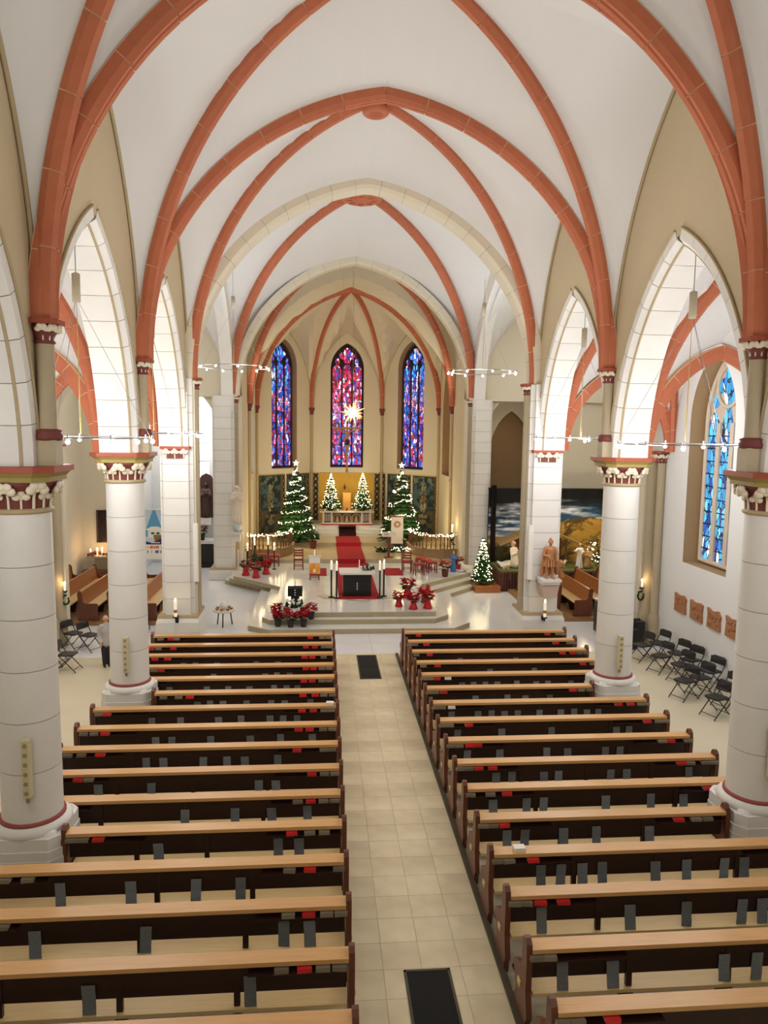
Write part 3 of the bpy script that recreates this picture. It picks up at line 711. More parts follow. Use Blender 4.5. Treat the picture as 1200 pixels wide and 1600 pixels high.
# ------------------------------------------------------------------ ring lamps
def ring_lamp(label, x, y, z, ztop, zdrum, rad=1.22, power=P_RING, nb=11, ph=0.):
    t = thing('ring_lamp', label, 'lamp', (x, y, 0), 0, 'ring lamps on wires')
    MB().tube([(0, 0, ztop), (0, 0, zdrum)], .008, 4).build('cable', M_STEEL, t)
    MB().lathe([(.02, zdrum + .02), (.062, zdrum), (.062, zdrum - .42), (.02, zdrum - .43)], 14).build('drum', mat('lamp_drum', C(176, 166, 140), .5), t)
    b = MB()
    for k in range(3):
        a = ph + k * 2 * pi / 3 + .3; b.tube([(.03 * cos(a), .03 * sin(a), zdrum - .42), (rad * cos(a), rad * sin(a), z)], .004, 4)
    b.build('wires', M_STEEL, t, kind='stuff')
    MB().tube([(0, 0, zdrum - .42), (0, 0, z + 1.5), (0, 0, z + .05)], [.003, .008, .012], 5).build('centre_rod', M_BRASS, t)
    MB().tube([(rad * cos(a), rad * sin(a), z) for a in [2 * pi * k / 36 for k in range(37)]], .011, 5, caps=False).build('ring', M_STEEL, t)
    for k in range(nb):
        a = ph + 2 * pi * (k + random.uniform(-.25, .25)) / nb; c = (rad * cos(a), rad * sin(a))
        bo = MB().tube([(c[0], c[1], z + .05), (c[0], c[1], z - .03)], .014, 6).build('bulb_holder', M_STEEL, t)
        MB().ball((c[0], c[1], z - .055), .034, 8).build('bulb', M_BULB, bo)
    for k in range(4):
        a = ph + k * pi / 2 + .4
        light('ring_light', 'POINT', (rad * .9 * cos(a), rad * .9 * sin(a), z - .12), power, NEUT, t, .12)
    return t
M_BRASS = mat('brass', C(200, 180, 120), .3, metal=.8)
for s, nm in ((-1, 'person side'), (1, 'black chair side')):
    ring_lamp('ring of small lamps in the nearer arch on the %s' % nm, sx(s, CW), 12.0, 5.82, 8.97, 8.30, 1.08, ph=.2)
    ring_lamp('ring of small lamps in the farther arch on the %s' % nm, sx(s, CW), 17.1, 5.86, 8.97, 8.38, 1.08, ph=.9)
ring_lamp('high ring of small lamps above the white robed statue', XE - 4.3, 26.0, 8.05, 11.2, 10.4, 1.2, P_CROSS, 11, .4)
ring_lamp('high ring of small lamps above the crib side arch', XE + 4.3, 26.0, 8.05, 11.2, 10.4, 1.2, P_CROSS, 11, .1)
# unseen fill lights added in the bays behind the camera; floodlights of the church
for s in (-1, 1):
    light('rear_fill', 'POINT', (sx(s, CW), 6.9, 5.6), P_RING * 1.6, NEUT, None, .6)
    light('rear_fill', 'POINT', (sx(s, 3.0), 1.6, 7.0), P_RING * 1.6, NEUT, None, .6)
    for y in (6.9, 12.0, 17.1): light('uplight', 'SPOT', (sx(s, 3.3), y, 6.6), P_UP * (.8 if y < 8 else 1), NEUT, None, .5, (sx(-s, .6), y, 13.2), 2.7, 1.)
    light('floodlight', 'SPOT', (sx(s, 1.2), 15.2, 12.3), P_FLOOD, COOL, None, .12, (XC + s * .9, 25.6, 0), .66, .25)
    light('crossing_uplight', 'SPOT', (se(s, 3.9), 24.9, 7.6), P_UP * 2.6, COOL, None, .5, (XE, 25, 13.5), 2.6, 1.)
    for z in (3.2, 5.6, 8.0): light('choir_light', 'SPOT', (se(s, 4.28), 30.42, z), P_CHOIR, WARM, None, .1, (se(-s, 2.6), 38, 4.6 if z < 7 else 8.5), 1.7, .8)
    light('transept_light', 'POINT', (se(s, 8.6), 25.5, 8.2), P_CHOIR * .9, NEUT, None, .4)
    for y in (12.0, 17.1): light('aisle_light', 'POINT', (sx(s, 6.9), y, 6.4), 40, NEUT, None, .3)
light('chapel_light', 'POINT', (se(-1, 6.6), 31.6, 6.0), 160, NEUT, None, .2)
light('chapel_light', 'POINT', (se(1, 6.9), 31.6, 6.0), 14, WARM, None, .2)

# ------------------------------------------------------------------ pews of the nave
YL = [18.2, 17.4, 16.6, 15.8, 15.0, 14.17, 13.37, 12.5, 11.67, 10.82, 10.0, 9.18, 8.37, 7.55, 6.74, 5.94]
YR = [18.3, 17.5, 16.68, 15.86, 15.03, 14.21, 13.4, 12.55, 11.7, 10.87, 10.05, 9.21, 8.4, 7.59, 6.74, 5.94]
def pew(x0, x1, y, label, group):
    t = thing('pew', label, 'pew', (0, y, 0), 0, group)
    L = x1 - x0
    MB().b2(x0 + .05, x1 - .05, .0, .035, .55, .84).build('back_panel', M_PEW, t)
    MB().b2(x0 + .03, x1 - .03, -.07, .11, .855, .90).build('top_rail', M_RAIL, t)
    MB().b2(x0 + .05, x1 - .05, .035, .05, .80, .856).build('rail_batten', M_PEW, t)
    MB().b2(x0 + .05, x1 - .05, -.06, .37, .385, .42).build('seat', M_SEAT, t)
    MB().b2(x0 + .05, x1 - .05, -.30, -.13, .12, .15).build('kneeler', M_PEW, t)
    for k in range(2):
        a = x0 + .06 if k == 0 else x1 - 1.0
        MB().b2(a, a + .94, -.11, .0, .788, .80).build('book_shelf', M_PEW, t)
    n = max(3, round(L / 1.0)); sup = None
    for k in range(1, n):
        xx = x0 + L * k / n
        b = MB().extr([(.0, .0), (.05, .0), (.30, .385), (.02, .385), (.05, .84), (-.005, .84), (-.02, .42), (-.28, .15), (-.28, .11), (-.04, .2)], lambda p, q: (q, p[0], p[1]), xx - .03, xx + .03); b.build('support', M_PEW, t)
    for k, xx in enumerate((x0, x1)):
        pr = [(-.06, 0), (.36, 0), (.37, .10), (.30, .2), (.33, .34), (.39, .42), (.37, .50), (.27, .56), (.15, .60), (.09, .72), (.085, .93), (.05, .985), (.0, .985), (-.05, .94), (-.07, .8), (-.06, .45), (-.12, .2), (-.06, .1)]
        MB().extr(pr, lambda p, q: (q, p[0], p[1]), xx - .03, xx + .03).build('end_panel', M_PEWEND, t)
        e = xx - .045 if k == 0 else xx + .045
        MB().b2(min(xx, e) - .001, max(xx, e) + .001, .10, .19, .37, .43).build('seat_tenon', M_SEAT, t)
    return t
def rowname(i): return '%s row from the altar steps' % ORD[i]
for i in range(16):
    pew({5: -3.22, 11: -3.22}.get(i, -4.13), .31, YL[i], 'dark pew, lectern side of the aisle, ' + rowname(i), 'pews on the lectern side')
    x1 = {5: 5.5, 11: 5.52}.get(i, 6.28)
    pew(2.07, x1, YR[i], 'dark pew, poinsettia side of the aisle, ' + rowname(i), 'pews on the poinsettia side')
RED_L = [[-3.67,-0.27],[-3.96,-3.46,-0.36,-0.15],[-3.71,-3.43,-0.37,-0.2],[-3.4,-0.33,-0.16],[-0.35,-0.18],[-2.52,-0.35,-0.11],[-3.85,-0.35,-0.14],[-3.64,-0.38,-0.19],[-3.48,-0.38],[-3.55,-0.13],[-3.38,-0.14],[-2.79,-0.37],[-0.12],[-0.12],[-0.15],[]]  # x of books and cloths computed from image pixels, as with most furnishings
GREY_L = [[-3.92,-3.53,0.02,0.18],[-3.8,0.07,0.2],[0.06],[-3.55,0.02,0.18],[0.02,0.17],[-3.02,-2.73,0.06,0.22],[-4.0,0.06,0.19],[-3.99,-3.82,0.04,0.2],[-3.98,-3.77,0.05,0.18],[-3.4,0.06,0.21],[-3.5,-0.32,0.04,0.2],[-3.12,-2.98,-0.14,0.05],[-3.6,-3.34,-0.36,0.22],[-3.29,-0.34,0.07,0.22],[-0.37,0.03,0.19],[]]
CLOTH_L = [[],[],[-3.09,-2.83,-2.35,-1.47,-0.98],[-2.31,-1.21,-0.96,-0.68],[-3.09,-2.33,-1.9,-1.47,-0.97,-0.71,-0.48],[-2.39,-2.15,-1.9,-1.44,-0.97,-0.71,-0.21],[-3.07,-2.56,-1.88,-1.47,-0.94,-0.69,-0.44],[-2.82,-2.54,-1.89,-1.22,-0.7,-0.15],[-2.79,-2.52,-1.88,-1.51,-1.23,-0.7],[-3.29,-2.51,-0.93,-0.68],[-1.87,-1.19,-0.69,-0.19],[-2.07,-0.55,-0.28],[-3.01,-2.21,-1.45,-0.94],[-2.99,-1.84,-0.39,-0.12],[-2.2,-0.68],[]]
RED_R = [[2.46,5.8],[2.55,5.77],[2.51,5.67,5.91],[2.57,5.87],[2.43],[2.43,5.07],[5.69,5.93],[2.61,5.88],[2.45,2.59,5.91],[2.43,2.65,5.68],[2.67,5.68],[2.42,4.82],[2.58],[2.43,2.69],[],[2.59]]
GREY_R = [[6.09,6.21],[2.14,2.27,6.11,6.22],[2.2,6.07,6.23],[2.25,6.1],[2.14,2.28,5.75],[2.14,2.27,5.24,5.41],[2.14,2.27,6.13,6.23],[2.14,2.27,6.09,6.22],[2.14,2.28,5.76,6.22],[2.14,2.28,5.83,6.08,6.22],[2.14,2.43],[2.14,2.27,5.06,5.22],[2.14,2.28],[2.14,2.27],[2.14,2.27],[2.14,2.27]]
WHITE_R = [[],[],[],[],[2.66],[],[2.45],[],[],[],[],[],[],[],[2.65],[]]
CLOTH_R = [[],[],[3.24,4.57],[3.76,4.77],[2.97,3.22,3.48,3.73,4.15,4.57,4.83,5.34],[3.09,3.74,4.11,4.62],[2.47,2.97,3.23,3.48,3.74,4.17,4.58,4.84,5.09,5.32],[2.43,3.22,4.13,5.33,5.57],[2.44,2.98,3.78,4.14,4.8,5.06],[2.72,2.97,3.48,3.72,4.57,4.82,5.84],[2.48,2.98,3.24,4.16,4.84,5.34],[2.48,2.73,3.25,3.7,4.44],[2.7,2.96,3.22,3.47,4.15,4.56,5.06,5.31],[2.46,3.48,4.15,4.82,5.05],[2.42,2.94,4.12,4.48],[]]
def book_proto(m, name):
    b = MB().b2(-.07, .07, -.05, .05, 0, .007).b2(-.07, .07, -.05, .05, .037, .044).b2(-.07, .07, -.053, -.045, 0, .044)
    o = b.build(name, m); MB().b2(-.066, .066, -.044, .047, .007, .037).build('pages', M_PAGES, o); return o
BOOKS = {}
def put_books(xs, y, m, color, sidename, i, name, x_aisle, z=.80):
    """books lying on the shelf under the rail; label counts from the aisle"""
    near = sorted([x for x in xs if abs(x - x_aisle) < 2.2], key=lambda x: abs(x - x_aisle)); far = sorted([x for x in xs if abs(x - x_aisle) >= 2.2], key=lambda x: abs(x - x_aisle))
    for grp, where in ((near, 'aisle end'), (far, 'outer end')):
        for k, x in enumerate(grp):
            if color not in BOOKS: BOOKS[color] = book_proto(m, name); o = BOOKS[color]
            else: o = copy_tree(BOOKS[color])
            o.location = (x, y - .056, z); o.rotation_euler = (0, 0, random.uniform(-.12, .12))
            pos = '' if len(grp) == 1 else (ORD[k] + ' from the aisle, ')
            tag(o, '%s, %s%s, %s, %s row from steps' % (color, pos, where, sidename, ORD[i]), 'book', 'hymn books on the pew shelves')
for i in range(16):
    put_books(RED_L[i], YL[i], M_REDBOOK, 'red hymnal', 'lectern side', i, 'hymnal', .31)
    put_books(GREY_L[i], YL[i], M_GREYBOOK, 'worn grey hymnal', 'lectern side', i, 'hymnal', .31)
    put_books(RED_R[i], YR[i], M_REDBOOK, 'red hymnal', 'poinsettia side', i, 'hymnal', 2.07)
    put_books(GREY_R[i], YR[i], M_GREYBOOK, 'worn grey hymnal', 'poinsettia side', i, 'hymnal', 2.07)
    put_books([x for x in WHITE_R[i] if i != 14], YR[i], M_WHITE, 'white song booklet', 'poinsettia side', i, 'hymnal', 2.07)
put_books([.17], YL[6] + .08, M_WHITE, 'white booklet on the top rail', 'lectern side', 6, 'hymnal', .31, .90)
put_books([2.43], YR[12] + .08, M_WHITE, 'white booklet on the top rail', 'poinsettia side', 12, 'hymnal', 2.07, .90)
def cloth_mesh(k):
    b = MB(); r = random.Random(k); w, sl = .058 + .006 * r.random(), r.uniform(-.02, .02); t0 = .70 + .03 * r.random(); prof = [(-.002, t0), (-.012, t0 + .004), (-.016, t0 - .05), (-.014, .58), (-.022 - .01 * r.random(), .50), (-.02 - .02 * r.random(), .44 - .04 * r.random())]
    n = len(prof); vs = [(x + sl * j / n * (1), y - .004 * d, z - (.012 * (x > 0) * (j == n - 1))) for d in (0, 1) for j, (y, z) in enumerate(prof) for x in (-w, w)]
    fs = []
    for j in range(n - 1):
        fs += [(2 * j, 2 * j + 1, 2 * j + 3, 2 * j + 2), (2 * n + 2 * j, 2 * n + 2 * j + 2, 2 * n + 2 * j + 3, 2 * n + 2 * j + 1), (2 * j, 2 * j + 2, 2 * n + 2 * j + 2, 2 * n + 2 * j), (2 * j + 1, 2 * n + 2 * j + 1, 2 * n + 2 * j + 3, 2 * j + 3)]
    j = n - 1; fs += [(2 * j, 2 * j + 1, 2 * n + 2 * j + 1, 2 * n + 2 * j), (0, 2 * n, 2 * n + 1, 1)]
    return b.add(vs, fs)
CL = [cloth_mesh(k).build('hanging_cloth', M_GREYCLOTH) for k in range(5)]; CLU = [0] * 5; q = 0
for xs, Y, side, xa in ((CLOTH_L, YL, 'lectern side', .31), (CLOTH_R, YR, 'poinsettia side', 2.07)):
    for i in range(16):
        for k, x in enumerate(sorted(xs[i], key=lambda x: abs(x - xa))):
            v = q % 5; q += 1; o = CL[v] if not CLU[v] else CL[v].copy()
            if CLU[v]: COL.objects.link(o)
            CLU[v] = 1; o.location = (x, Y[i] - .002, 0)
            tag(o, 'grey felt strip on pew back, %s from aisle, %s, %s row from steps' % (ORD[k], side, ORD[i]), 'cloth', 'grey felt strips on the pew backs')

# door mats let into the aisle
def floor_mat(x0, x1, y0, y1, label, split=None):
    t = thing('floor_mat', label, 'mat', ((x0 + x1) / 2, (y0 + y1) / 2, 0)); hx, hy = (x1 - x0) / 2, (y1 - y0) / 2
    b = MB().b2(-hx, hx, -hy, -hy + .03, 0, .012).b2(-hx, hx, hy - .03, hy, 0, .012).b2(-hx, -hx + .03, -hy, hy, 0, .012).b2(hx - .03, hx, -hy, hy, 0, .012); b.build('rim', M_MATEDGE, t)
    n = 2 if split else 1
    for k in range(n):
        MB().b2(-hx + .03, hx - .03, -hy + .03 + (2 * hy - .06) * k / n + .01, -hy + .03 + (2 * hy - .06) * (k + 1) / n - .01, 0.001, .009).build('mat_pad', M_DOORMAT, t)
    return t
floor_mat(.94, 1.465, 17.36, 19.25, 'black door mat in two halves in the aisle beside the altar steps', True)
floor_mat(.93, 1.45, 5.9, 7.62, 'black door mat with a metal rim in the aisle near the camera')

# ------------------------------------------------------------------ folding chairs
def chair_proto():
    t = thing('folding_chair', 'x', 'chair', (0, 0, 0), 0, 'black folding chairs')     # faces +x
    b = MB().extr([(x, y) for x, y in ((-.17, -.19), (.15, -.18), (.19, -.14), (.19, .14), (.15, .18), (-.17, .19), (-.2, .14), (-.2, -.14))], lambda p, q: (p[0], p[1], q), .40, .43); b.build('seat', M_CHAIR, t)
    vs = [];
    b = MB().extr([(-.19, .56), (.19, .56), (.2, .6), (.19, .70), (.14, .74), (-.14, .74), (-.19, .70), (-.2, .6)], lambda p, q: (-.235 - .13 * (p[1] - .56) + q - .04 * (1 - (p[0] / .2) ** 2), p[0], p[1]), -.012, .012); b.build('backrest', M_CHAIR, t)
    for s in (-1, 1):
        MB().tube([(.26, .2 * s, 0), (-.16, .2 * s, .43), (-.235, .2 * s, .56), (-.26, .2 * s, .72)], .012, 5).build('leg', M_BLACK, t)
        MB().tube([(-.27, .18 * s, 0), (.12, .18 * s, .40)], .012, 5).build('leg', M_BLACK, t)
    MB().tube([(.2, -.2, .06), (.2, .2, .06)], .009, 5).build('stretcher', M_BLACK, t)
    MB().tube([(-.21, -.18, .07), (-.21, .18, .07)], .009, 5).build('stretcher', M_BLACK, t)
    return t
cp0 = chair_proto(); used = False
def put_chair(x, y, rz, label):
    global used
    if not used: used = True; cp0.location = (x, y, 0); cp0.rotation_euler = (0, 0, rz); cp0['label'] = label
    else: dup(cp0, (x, y, 0), rz, label)
RCH = [(8.48, 18.55), (9.0, 18.72), (8.55, 17.6), (9.08, 17.8), (8.72, 16.88), (9.15, 17.25), (8.25, 15.75), (8.72, 15.95), (9.2, 16.38), (8.42, 14.68), (8.95, 15.2)]
RN = ['in the nave row beside the black suitcases', 'under the first wood relief by the suitcases', 'second of the nave row after the suitcases', 'second of the wall row after the suitcases', 'third of the nave row after the suitcases', 'third of the wall row after the suitcases', 'nave end of three abreast in the white side aisle', 'middle one of three abreast in the white side aisle', 'wall end of three abreast in the white side aisle', 'half hidden by the round column on its nave side', 'almost covered by the round column and another chair']
for (x, y), n in zip(RCH, RN): put_chair(x, y, pi + .35 + random.uniform(-.08, .08), 'black folding chair ' + n)
for (x, y, rz, n) in ((-6.68, 20.25, -.5, 'on the person side aisle, by the side pews'), (-6.2, 20.05, -.5, 'next to the person in the grey jacket'), (-6.75, 19.0, -.1, 'behind another chair beside the round column near the camera'), (-6.2, 18.35, -.1, 'standing alone between two round columns'), (-5.35, 22.2, -1.2, 'behind the column at the end of a side pew')):
    put_chair(x, y, rz, 'black folding chair ' + n)

# ------------------------------------------------------------------ side pews in the transept
def side_pew(xb, y0, y1, s, label):
    """back at xb, sitter faces +x for s=1; runs along y"""
    t = thing('side_pew', label, 'pew', (xb, y0, .09), 0, 'blond pews in the side arms'); L = y1 - y0; f = lambda p, q: (s * p[0], q, p[1])
    MB().extr([(.0, .40), (.025, .40), (-.04, .84), (-.07, .84)], f, .03, L - .03).build('back_panel', M_SIDEPEW, t)
    MB().extr([(.03, .385), (.44, .40), (.44, .43), (.03, .415)], f, .03, L - .03).build('seat', M_SIDESEAT, t)
    MB().extr([(-.085, .84), (-.02, .84), (-.02, .87), (-.085, .87)], f, .03, L - .03).build('top_rail', M_SIDEPEW, t)
    for k in range(1, 4): MB().extr([(.02, 0), (.3, 0), (.38, .39), (.02, .385)], f, L * k / 4 - .03, L * k / 4 + .03).build('support', M_PEW, t)
    for k in (0, 1):
        MB().extr([(-.1, 0), (.5, 0), (.52, .08), (.46, .2), (.47, .50), (.43, .53), (.10, .53), (.03, .6), (.0, .86), (-.04, .92), (-.1, .92), (-.13, .85), (-.1, .5)], f, k * L - .025, k * L + .025).build('end_panel', M_PEWEND, t)
    return t
M_PODIUM = mat('podium_boards', C(150, 112, 70), .6, .2, 4)
for s, x0, x1 in ((-1, -9.4, -4.9), (1, 7.0, 11.0)):
    tp = thing('pew_podium', 'low wooden podium under the side pews next to the %s' % ('person' if s < 0 else 'carved warrior pier'), 'podium', ((x0 + x1) / 2, 24.9, 0))
    MB().b2(-(x1 - x0) / 2, (x1 - x0) / 2, -2.3, 2.1 if s > 0 else 2.6, 0, .07).build('frame', M_PODIUM, tp)
    for k in range(9):
        wdt = (x1 - x0) / 9; MB().b2(-(x1 - x0) / 2 + wdt * k + .008, -(x1 - x0) / 2 + wdt * (k + 1) - .008, -2.28, 2.08 if s > 0 else 2.58, .07, .09).build('plank', M_PODIUM, tp)
LN = ['against the outer wall', 'second from the outer wall', 'third from the outer wall', 'behind the round column', 'nearest the square pier']
for k, x in enumerate((-9.0, -8.12, -7.25, -6.38, -5.5)): side_pew(x, 22.8, 27.3, 1, 'orange-brown side pew with blond seat on the person side, ' + LN[k])
RN2 = ['in front of the crib, half behind the warrior pier', 'beside the warrior pier with a full end panel', 'second from the warrior pier', 'against the outer wall']
for k, x in enumerate((7.75, 8.6, 9.45, 10.3)): side_pew(x, 23.4 if k == 0 else 22.85, 26.7, -1, 'orange-brown side pew with blond seat, ' + RN2[k])

# ------------------------------------------------------------------ loudspeakers on columns and piers, wood reliefs
def column_speaker(x, y, z0, z1, label, m, s, w=.1):
    t = thing('column_speaker', label, 'speaker', (x, y, 0)); hgt = z1 - z0
    MB().extr([(-w / 2, -.03), (-w / 2 + .015, -.05), (w / 2 - .015, -.05), (w / 2, -.03), (w / 2, .05), (-w / 2, .05)], lambda p, q: (p[0], p[1], q), z0, z1).build('cabinet', m, t)
    for k in range(6 if m is M_CREAM else 0): MB().lathe([(.028, 0), (.028, .006)], 10).build('driver', mat('driver_grey', C(150, 142, 116), .6), t)
    for k, o in enumerate([c for c in t.children if c.name.startswith('driver')]): o.rotation_euler = (pi / 2, 0, 0); o.location = (0, -.05, z0 + hgt * (k + .5) / 6)
    MB().b2(-.02, .02, .05, .13, z0 + .1, z0 + .14).b2(-.02, .02, .05, .13, z1 - .14, z1 - .1).build('bracket', M_STEEL, t)
    MB().lathe([(.02, -.08), (.028, -.04), (.028, 0)], 8, (0, 0, z0)).build('plug', mat('driver_grey', (0, 0, 0)), t)
column_speaker(sx(-1, CW) + .16, YB[2] - .42, 1.45, 2.18, 'narrow cream column loudspeaker on the nearest lectern-side column', M_CREAM, -1)
column_speaker(sx(-1, CW) + .05, YB[3] - .46, 1.34, 2.02, 'narrow cream column loudspeaker on the column by the person', M_CREAM, -1)
column_speaker(sx(1, CW) - .05, YB[3] - .46, 1.27, 1.95, 'narrow cream column loudspeaker on the column by the black chairs', M_CREAM, 1)
column_speaker(sx(1, CW) - .05, YB[2] - .46, 1.45, 2.18, 'narrow cream column loudspeaker on the column at the picture edge', M_CREAM, 1)
column_speaker(-3.22, 19.20, 2.04, 3.55, 'tall white line loudspeaker on the pier with the pillar candle', M_WHITE, -1, .12)
column_speaker(5.56, 19.20, 2.06, 3.52, 'tall white line loudspeaker beside the carved warrior', M_WHITE, 1, .14)
RL = ['by the window sill end nearest the suitcases', 'second from the suitcases', 'third from the suitcases', 'nearest the round column']
for k, (y, z) in enumerate(((18.63, 1.51), (17.78, 1.51), (16.93, 1.51), (16.09, 1.52))):
    t = thing('wood_relief', 'square carved wooden relief on the white wall, ' + RL[k], 'relief', (sx(1, AO), y, z), 0, 'carved wooden reliefs')
    r = random.Random(k + 3); q = [(-.30, -.24), (.29, -.24), (.30 - .05 * r.random(), .1 * r.random()), (.30, .24), (.1, .22 - .05 * r.random()), (-.18, .24), (-.30, .22 - .1 * r.random()), (-.27, 0)]
    MB().extr(q, lambda p, d: (d, p[0], p[1]), -.06, 0).build('panel', M_TERRA, t)
    b = MB()
    for j in range(7):
        cy, cz = r.uniform(-.22, .22), r.uniform(-.16, .14); b.ball((-.05, cy * .85, cz * .85), r.uniform(.03, .06), 7, 0, 1.6)
    for j in range(3): b.ball((-.07, -.15 + .15 * j, .1 + r.uniform(-.05, .05)), .035, 7)
    b.build('carved_figures', M_TERRA, t, kind='stuff')

# ------------------------------------------------------------------ figures
def body(name, caps, m, parent, vox=.02):
    """one continuous skin over tapered limbs"""
    b = MB()
    for p0, p1, r0, r1 in caps:
        p0, p1 = Vector(p0), Vector(p1); n = 4
        pts = [p0.lerp(p1, k / n) for k in range(n + 1)]; rs = [r0 + (r1 - r0) * k / n for k in range(n + 1)]
        if (p1 - p0).length > 1e-4: b.tube(pts, rs, 10)
        b.ball(p0, r0, 10); b.ball(p1, r1, 10)
    o = b.build(name, m, parent)
    md = o.modifiers.new('skin', 'REMESH'); md.mode = 'VOXEL'; md.voxel_size = vox; md.use_smooth_shade = True
    sm = o.modifiers.new('smooth', 'SMOOTH'); sm.factor = .5; sm.iterations = 2
    return o
def robed(t, hgt, m, skin=M_SKIN, arms='down', hair=None, kneel=False, vox=None):
    H = hgt; v = vox or H / 55
    if not kneel:
        caps = [((0, 0, .10 * H), (0, 0, .45 * H), .125 * H, .09 * H), ((0, 0, .45 * H), (0, 0, .72 * H), .09 * H, .095 * H), ((-.085 * H, 0, .76 * H), (.085 * H, 0, .76 * H), .05 * H, .05 * H)]
        zb = 0
    else:
        caps = [((0, .16 * H, .10 * H), (0, -.08 * H, .12 * H), .1 * H, .12 * H), ((0, -.06 * H, .15 * H), (0, -.02 * H, .52 * H), .12 * H, .095 * H), ((-.085 * H, 0, .55 * H), (.085 * H, 0, .55 * H), .05 * H, .05 * H)]
        zb = -.21 * H
    z = .76 * H + zb
    if arms == 'down': A = [((-.13, -.03, -.22), (-.09, -.12, -.26)), ((.13, -.03, -.22), (.09, -.12, -.26))]
    elif arms == 'fold': A = [((-.14, -.06, -.16), (-.02, -.14, -.10)), ((.14, -.06, -.16), (.02, -.14, -.08))]
    elif arms == 'reach': A = [((-.2, -.08, -.06), (-.3, -.12, -.06)), ((.15, -.06, -.16), (.08, -.16, -.12))]
    else: A = [((-.2, -.02, .02), (-.28, -.06, .12)), ((.14, -.06, -.16), (.05, -.14, -.1))]
    hands = []
    for (e, hd), sgn in zip(A, (-1, 1)):
        sh = (sgn * .10 * H, 0, z); el = (e[0] * H, e[1] * H, z + e[2] * H); ha = (hd[0] * H, hd[1] * H, z + hd[2] * H)
        caps += [(sh, el, .045 * H, .04 * H), (el, ha, .042 * H, .034 * H)]; hands.append((ha, el))
    body('robe', caps, m, t, v)
    hc = [((0, 0, z + .04 * H), (0, -.005 * H, z + .10 * H), .032 * H, .034 * H), ((0, -.008 * H, z + .145 * H), (0, -.012 * H, z + .165 * H), .052 * H, .056 * H), ((0, -.065 * H, z + .14 * H), (0, -.068 * H, z + .15 * H), .012 * H, .01 * H)]
    body('head', hc, skin, t, v * .6)
    b = MB()
    for ha, el in hands:
        d = (Vector(ha) - Vector(el)).normalized(); b.tube([ha, Vector(ha) + d * .04 * H], [.02 * H, .022 * H], 7); b.ball(Vector(ha) + d * .05 * H, .02 * H, 7)
        for k in range(4):
            o = Vector((.008 * H * (k - 1.5), 0, 0)); b.tube([Vector(ha) + d * .05 * H + o, Vector(ha) + d * (.09 - .004 * abs(k - 1.4)) * H + o], [.007 * H, .005 * H], 5)
        b.tube([Vector(ha) + d * .03 * H, Vector(ha) + d * .05 * H + Vector((.02 * H * (1 if el[0] < 0 else -1), -.005 * H, .006 * H))], [.008 * H, .006 * H], 5)
    b.build('hands', skin, t)
    if hair: body('hair', [((0, .02 * H, z + .16 * H), (0, .02 * H, z + .18 * H), .058 * H, .052 * H), ((0, .035 * H, z + .16 * H), (0, .04 * H, z + .07 * H), .05 * H, .04 * H)], hair, t, v * .8)
    # folds of the robe
    b = MB()
    for k in range(9):
        a = 2 * pi * k / 9 + .2; r0, r1 = (.09, .128) if not kneel else (.08, .1)
        if not kneel: b.tube([(r0 * H * cos(a), r0 * H * sin(a), .46 * H), (r1 * H * cos(a) * 1.0, r1 * H * sin(a), .02 * H)], [.01 * H, .022 * H], 5)
    if b.v: b.build('robe_folds', m, t)
    return t
M_JACKET = mat('grey_jacket', C(176, 172, 170), .8, .25, 9); M_TROUSER = mat('dark_trousers', C(34, 32, 36), .8); M_HAIR = mat('grey_hair', C(112, 98, 84), .8)
t = thing('person', 'person in a pale grey jacket and dark trousers standing half behind a round column', 'person', (-5.36, 18.6, 0), .5)
H = 1.33
body('trousers', [((-.05, 0, .06), (-.055, .0, .33), .045, .06), ((.06, .03, .06), (.055, .0, .33), .045, .06), ((-.055, 0, .33), (-.05, 0, .62), .06, .085), ((.055, 0, .33), (.05, 0, .62), .06, .085), ((-.04, 0, .66), (.04, 0, .66), .09, .09)], M_TROUSER, t, .014)
body('jacket', [((0, 0, .62), (0, .01, .95), .125, .12), ((-.1, 0, 1.05), (.1, 0, 1.05), .06, .06), ((0, 0, .9), (0, 0, 1.08), .12, .07), ((-.13, 0, 1.03), (-.17, .03, .80), .055, .048), ((-.17, .03, .80), (-.15, -.08, .66), .046, .038), ((.13, 0, 1.03), (.17, .03, .80), .055, .048), ((.17, .03, .80), (.15, -.08, .66), .046, .038)], M_JACKET, t, .014)
body('head', [((0, 0, 1.1), (0, -.01, 1.16), .042, .044), ((0, -.01, 1.22), (0, -.02, 1.25), .062, .068), ((0, -.085, 1.215), (0, -.088, 1.225), .012, .01), ((-.07, 0, 1.22), (-.072, 0, 1.235), .012, .012), ((.07, 0, 1.22), (.072, 0, 1.235), .012, .012)], M_SKIN, t, .009)
body('hair', [((0, .018, 1.23), (0, .012, 1.265), .068, .066), ((0, .03, 1.23), (0, .035, 1.17), .055, .045)], M_HAIR, t, .011)
for sgn in (-1, 1):
    b = MB(); c = Vector((sgn * .15, -.09, .62)); b.ball(c, .03, 8, 0, 1.2)
    for k in range(4): b.tube([c + Vector((.012 * (k - 1.5), -.005, -.03)), c + Vector((.012 * (k - 1.5), -.015, -.06)), c + Vector((.011 * (k - 1.5), -.01, -.085 + .006 * abs(k - 1.5)))], [.0085, .0075, .006], 6)
    b.tube([c + Vector((-sgn * .025, -.01, 0)), c + Vector((-sgn * .04, -.02, -.035))], [.01, .008], 6); b.build('hand', M_SKIN, t)
    body('shoe', [((sgn * .055, .04 if sgn > 0 else .01, .035), (sgn * .06, -.09 if sgn < 0 else -.06, .03), .035, .03)], M_CHAIR, t, .012)

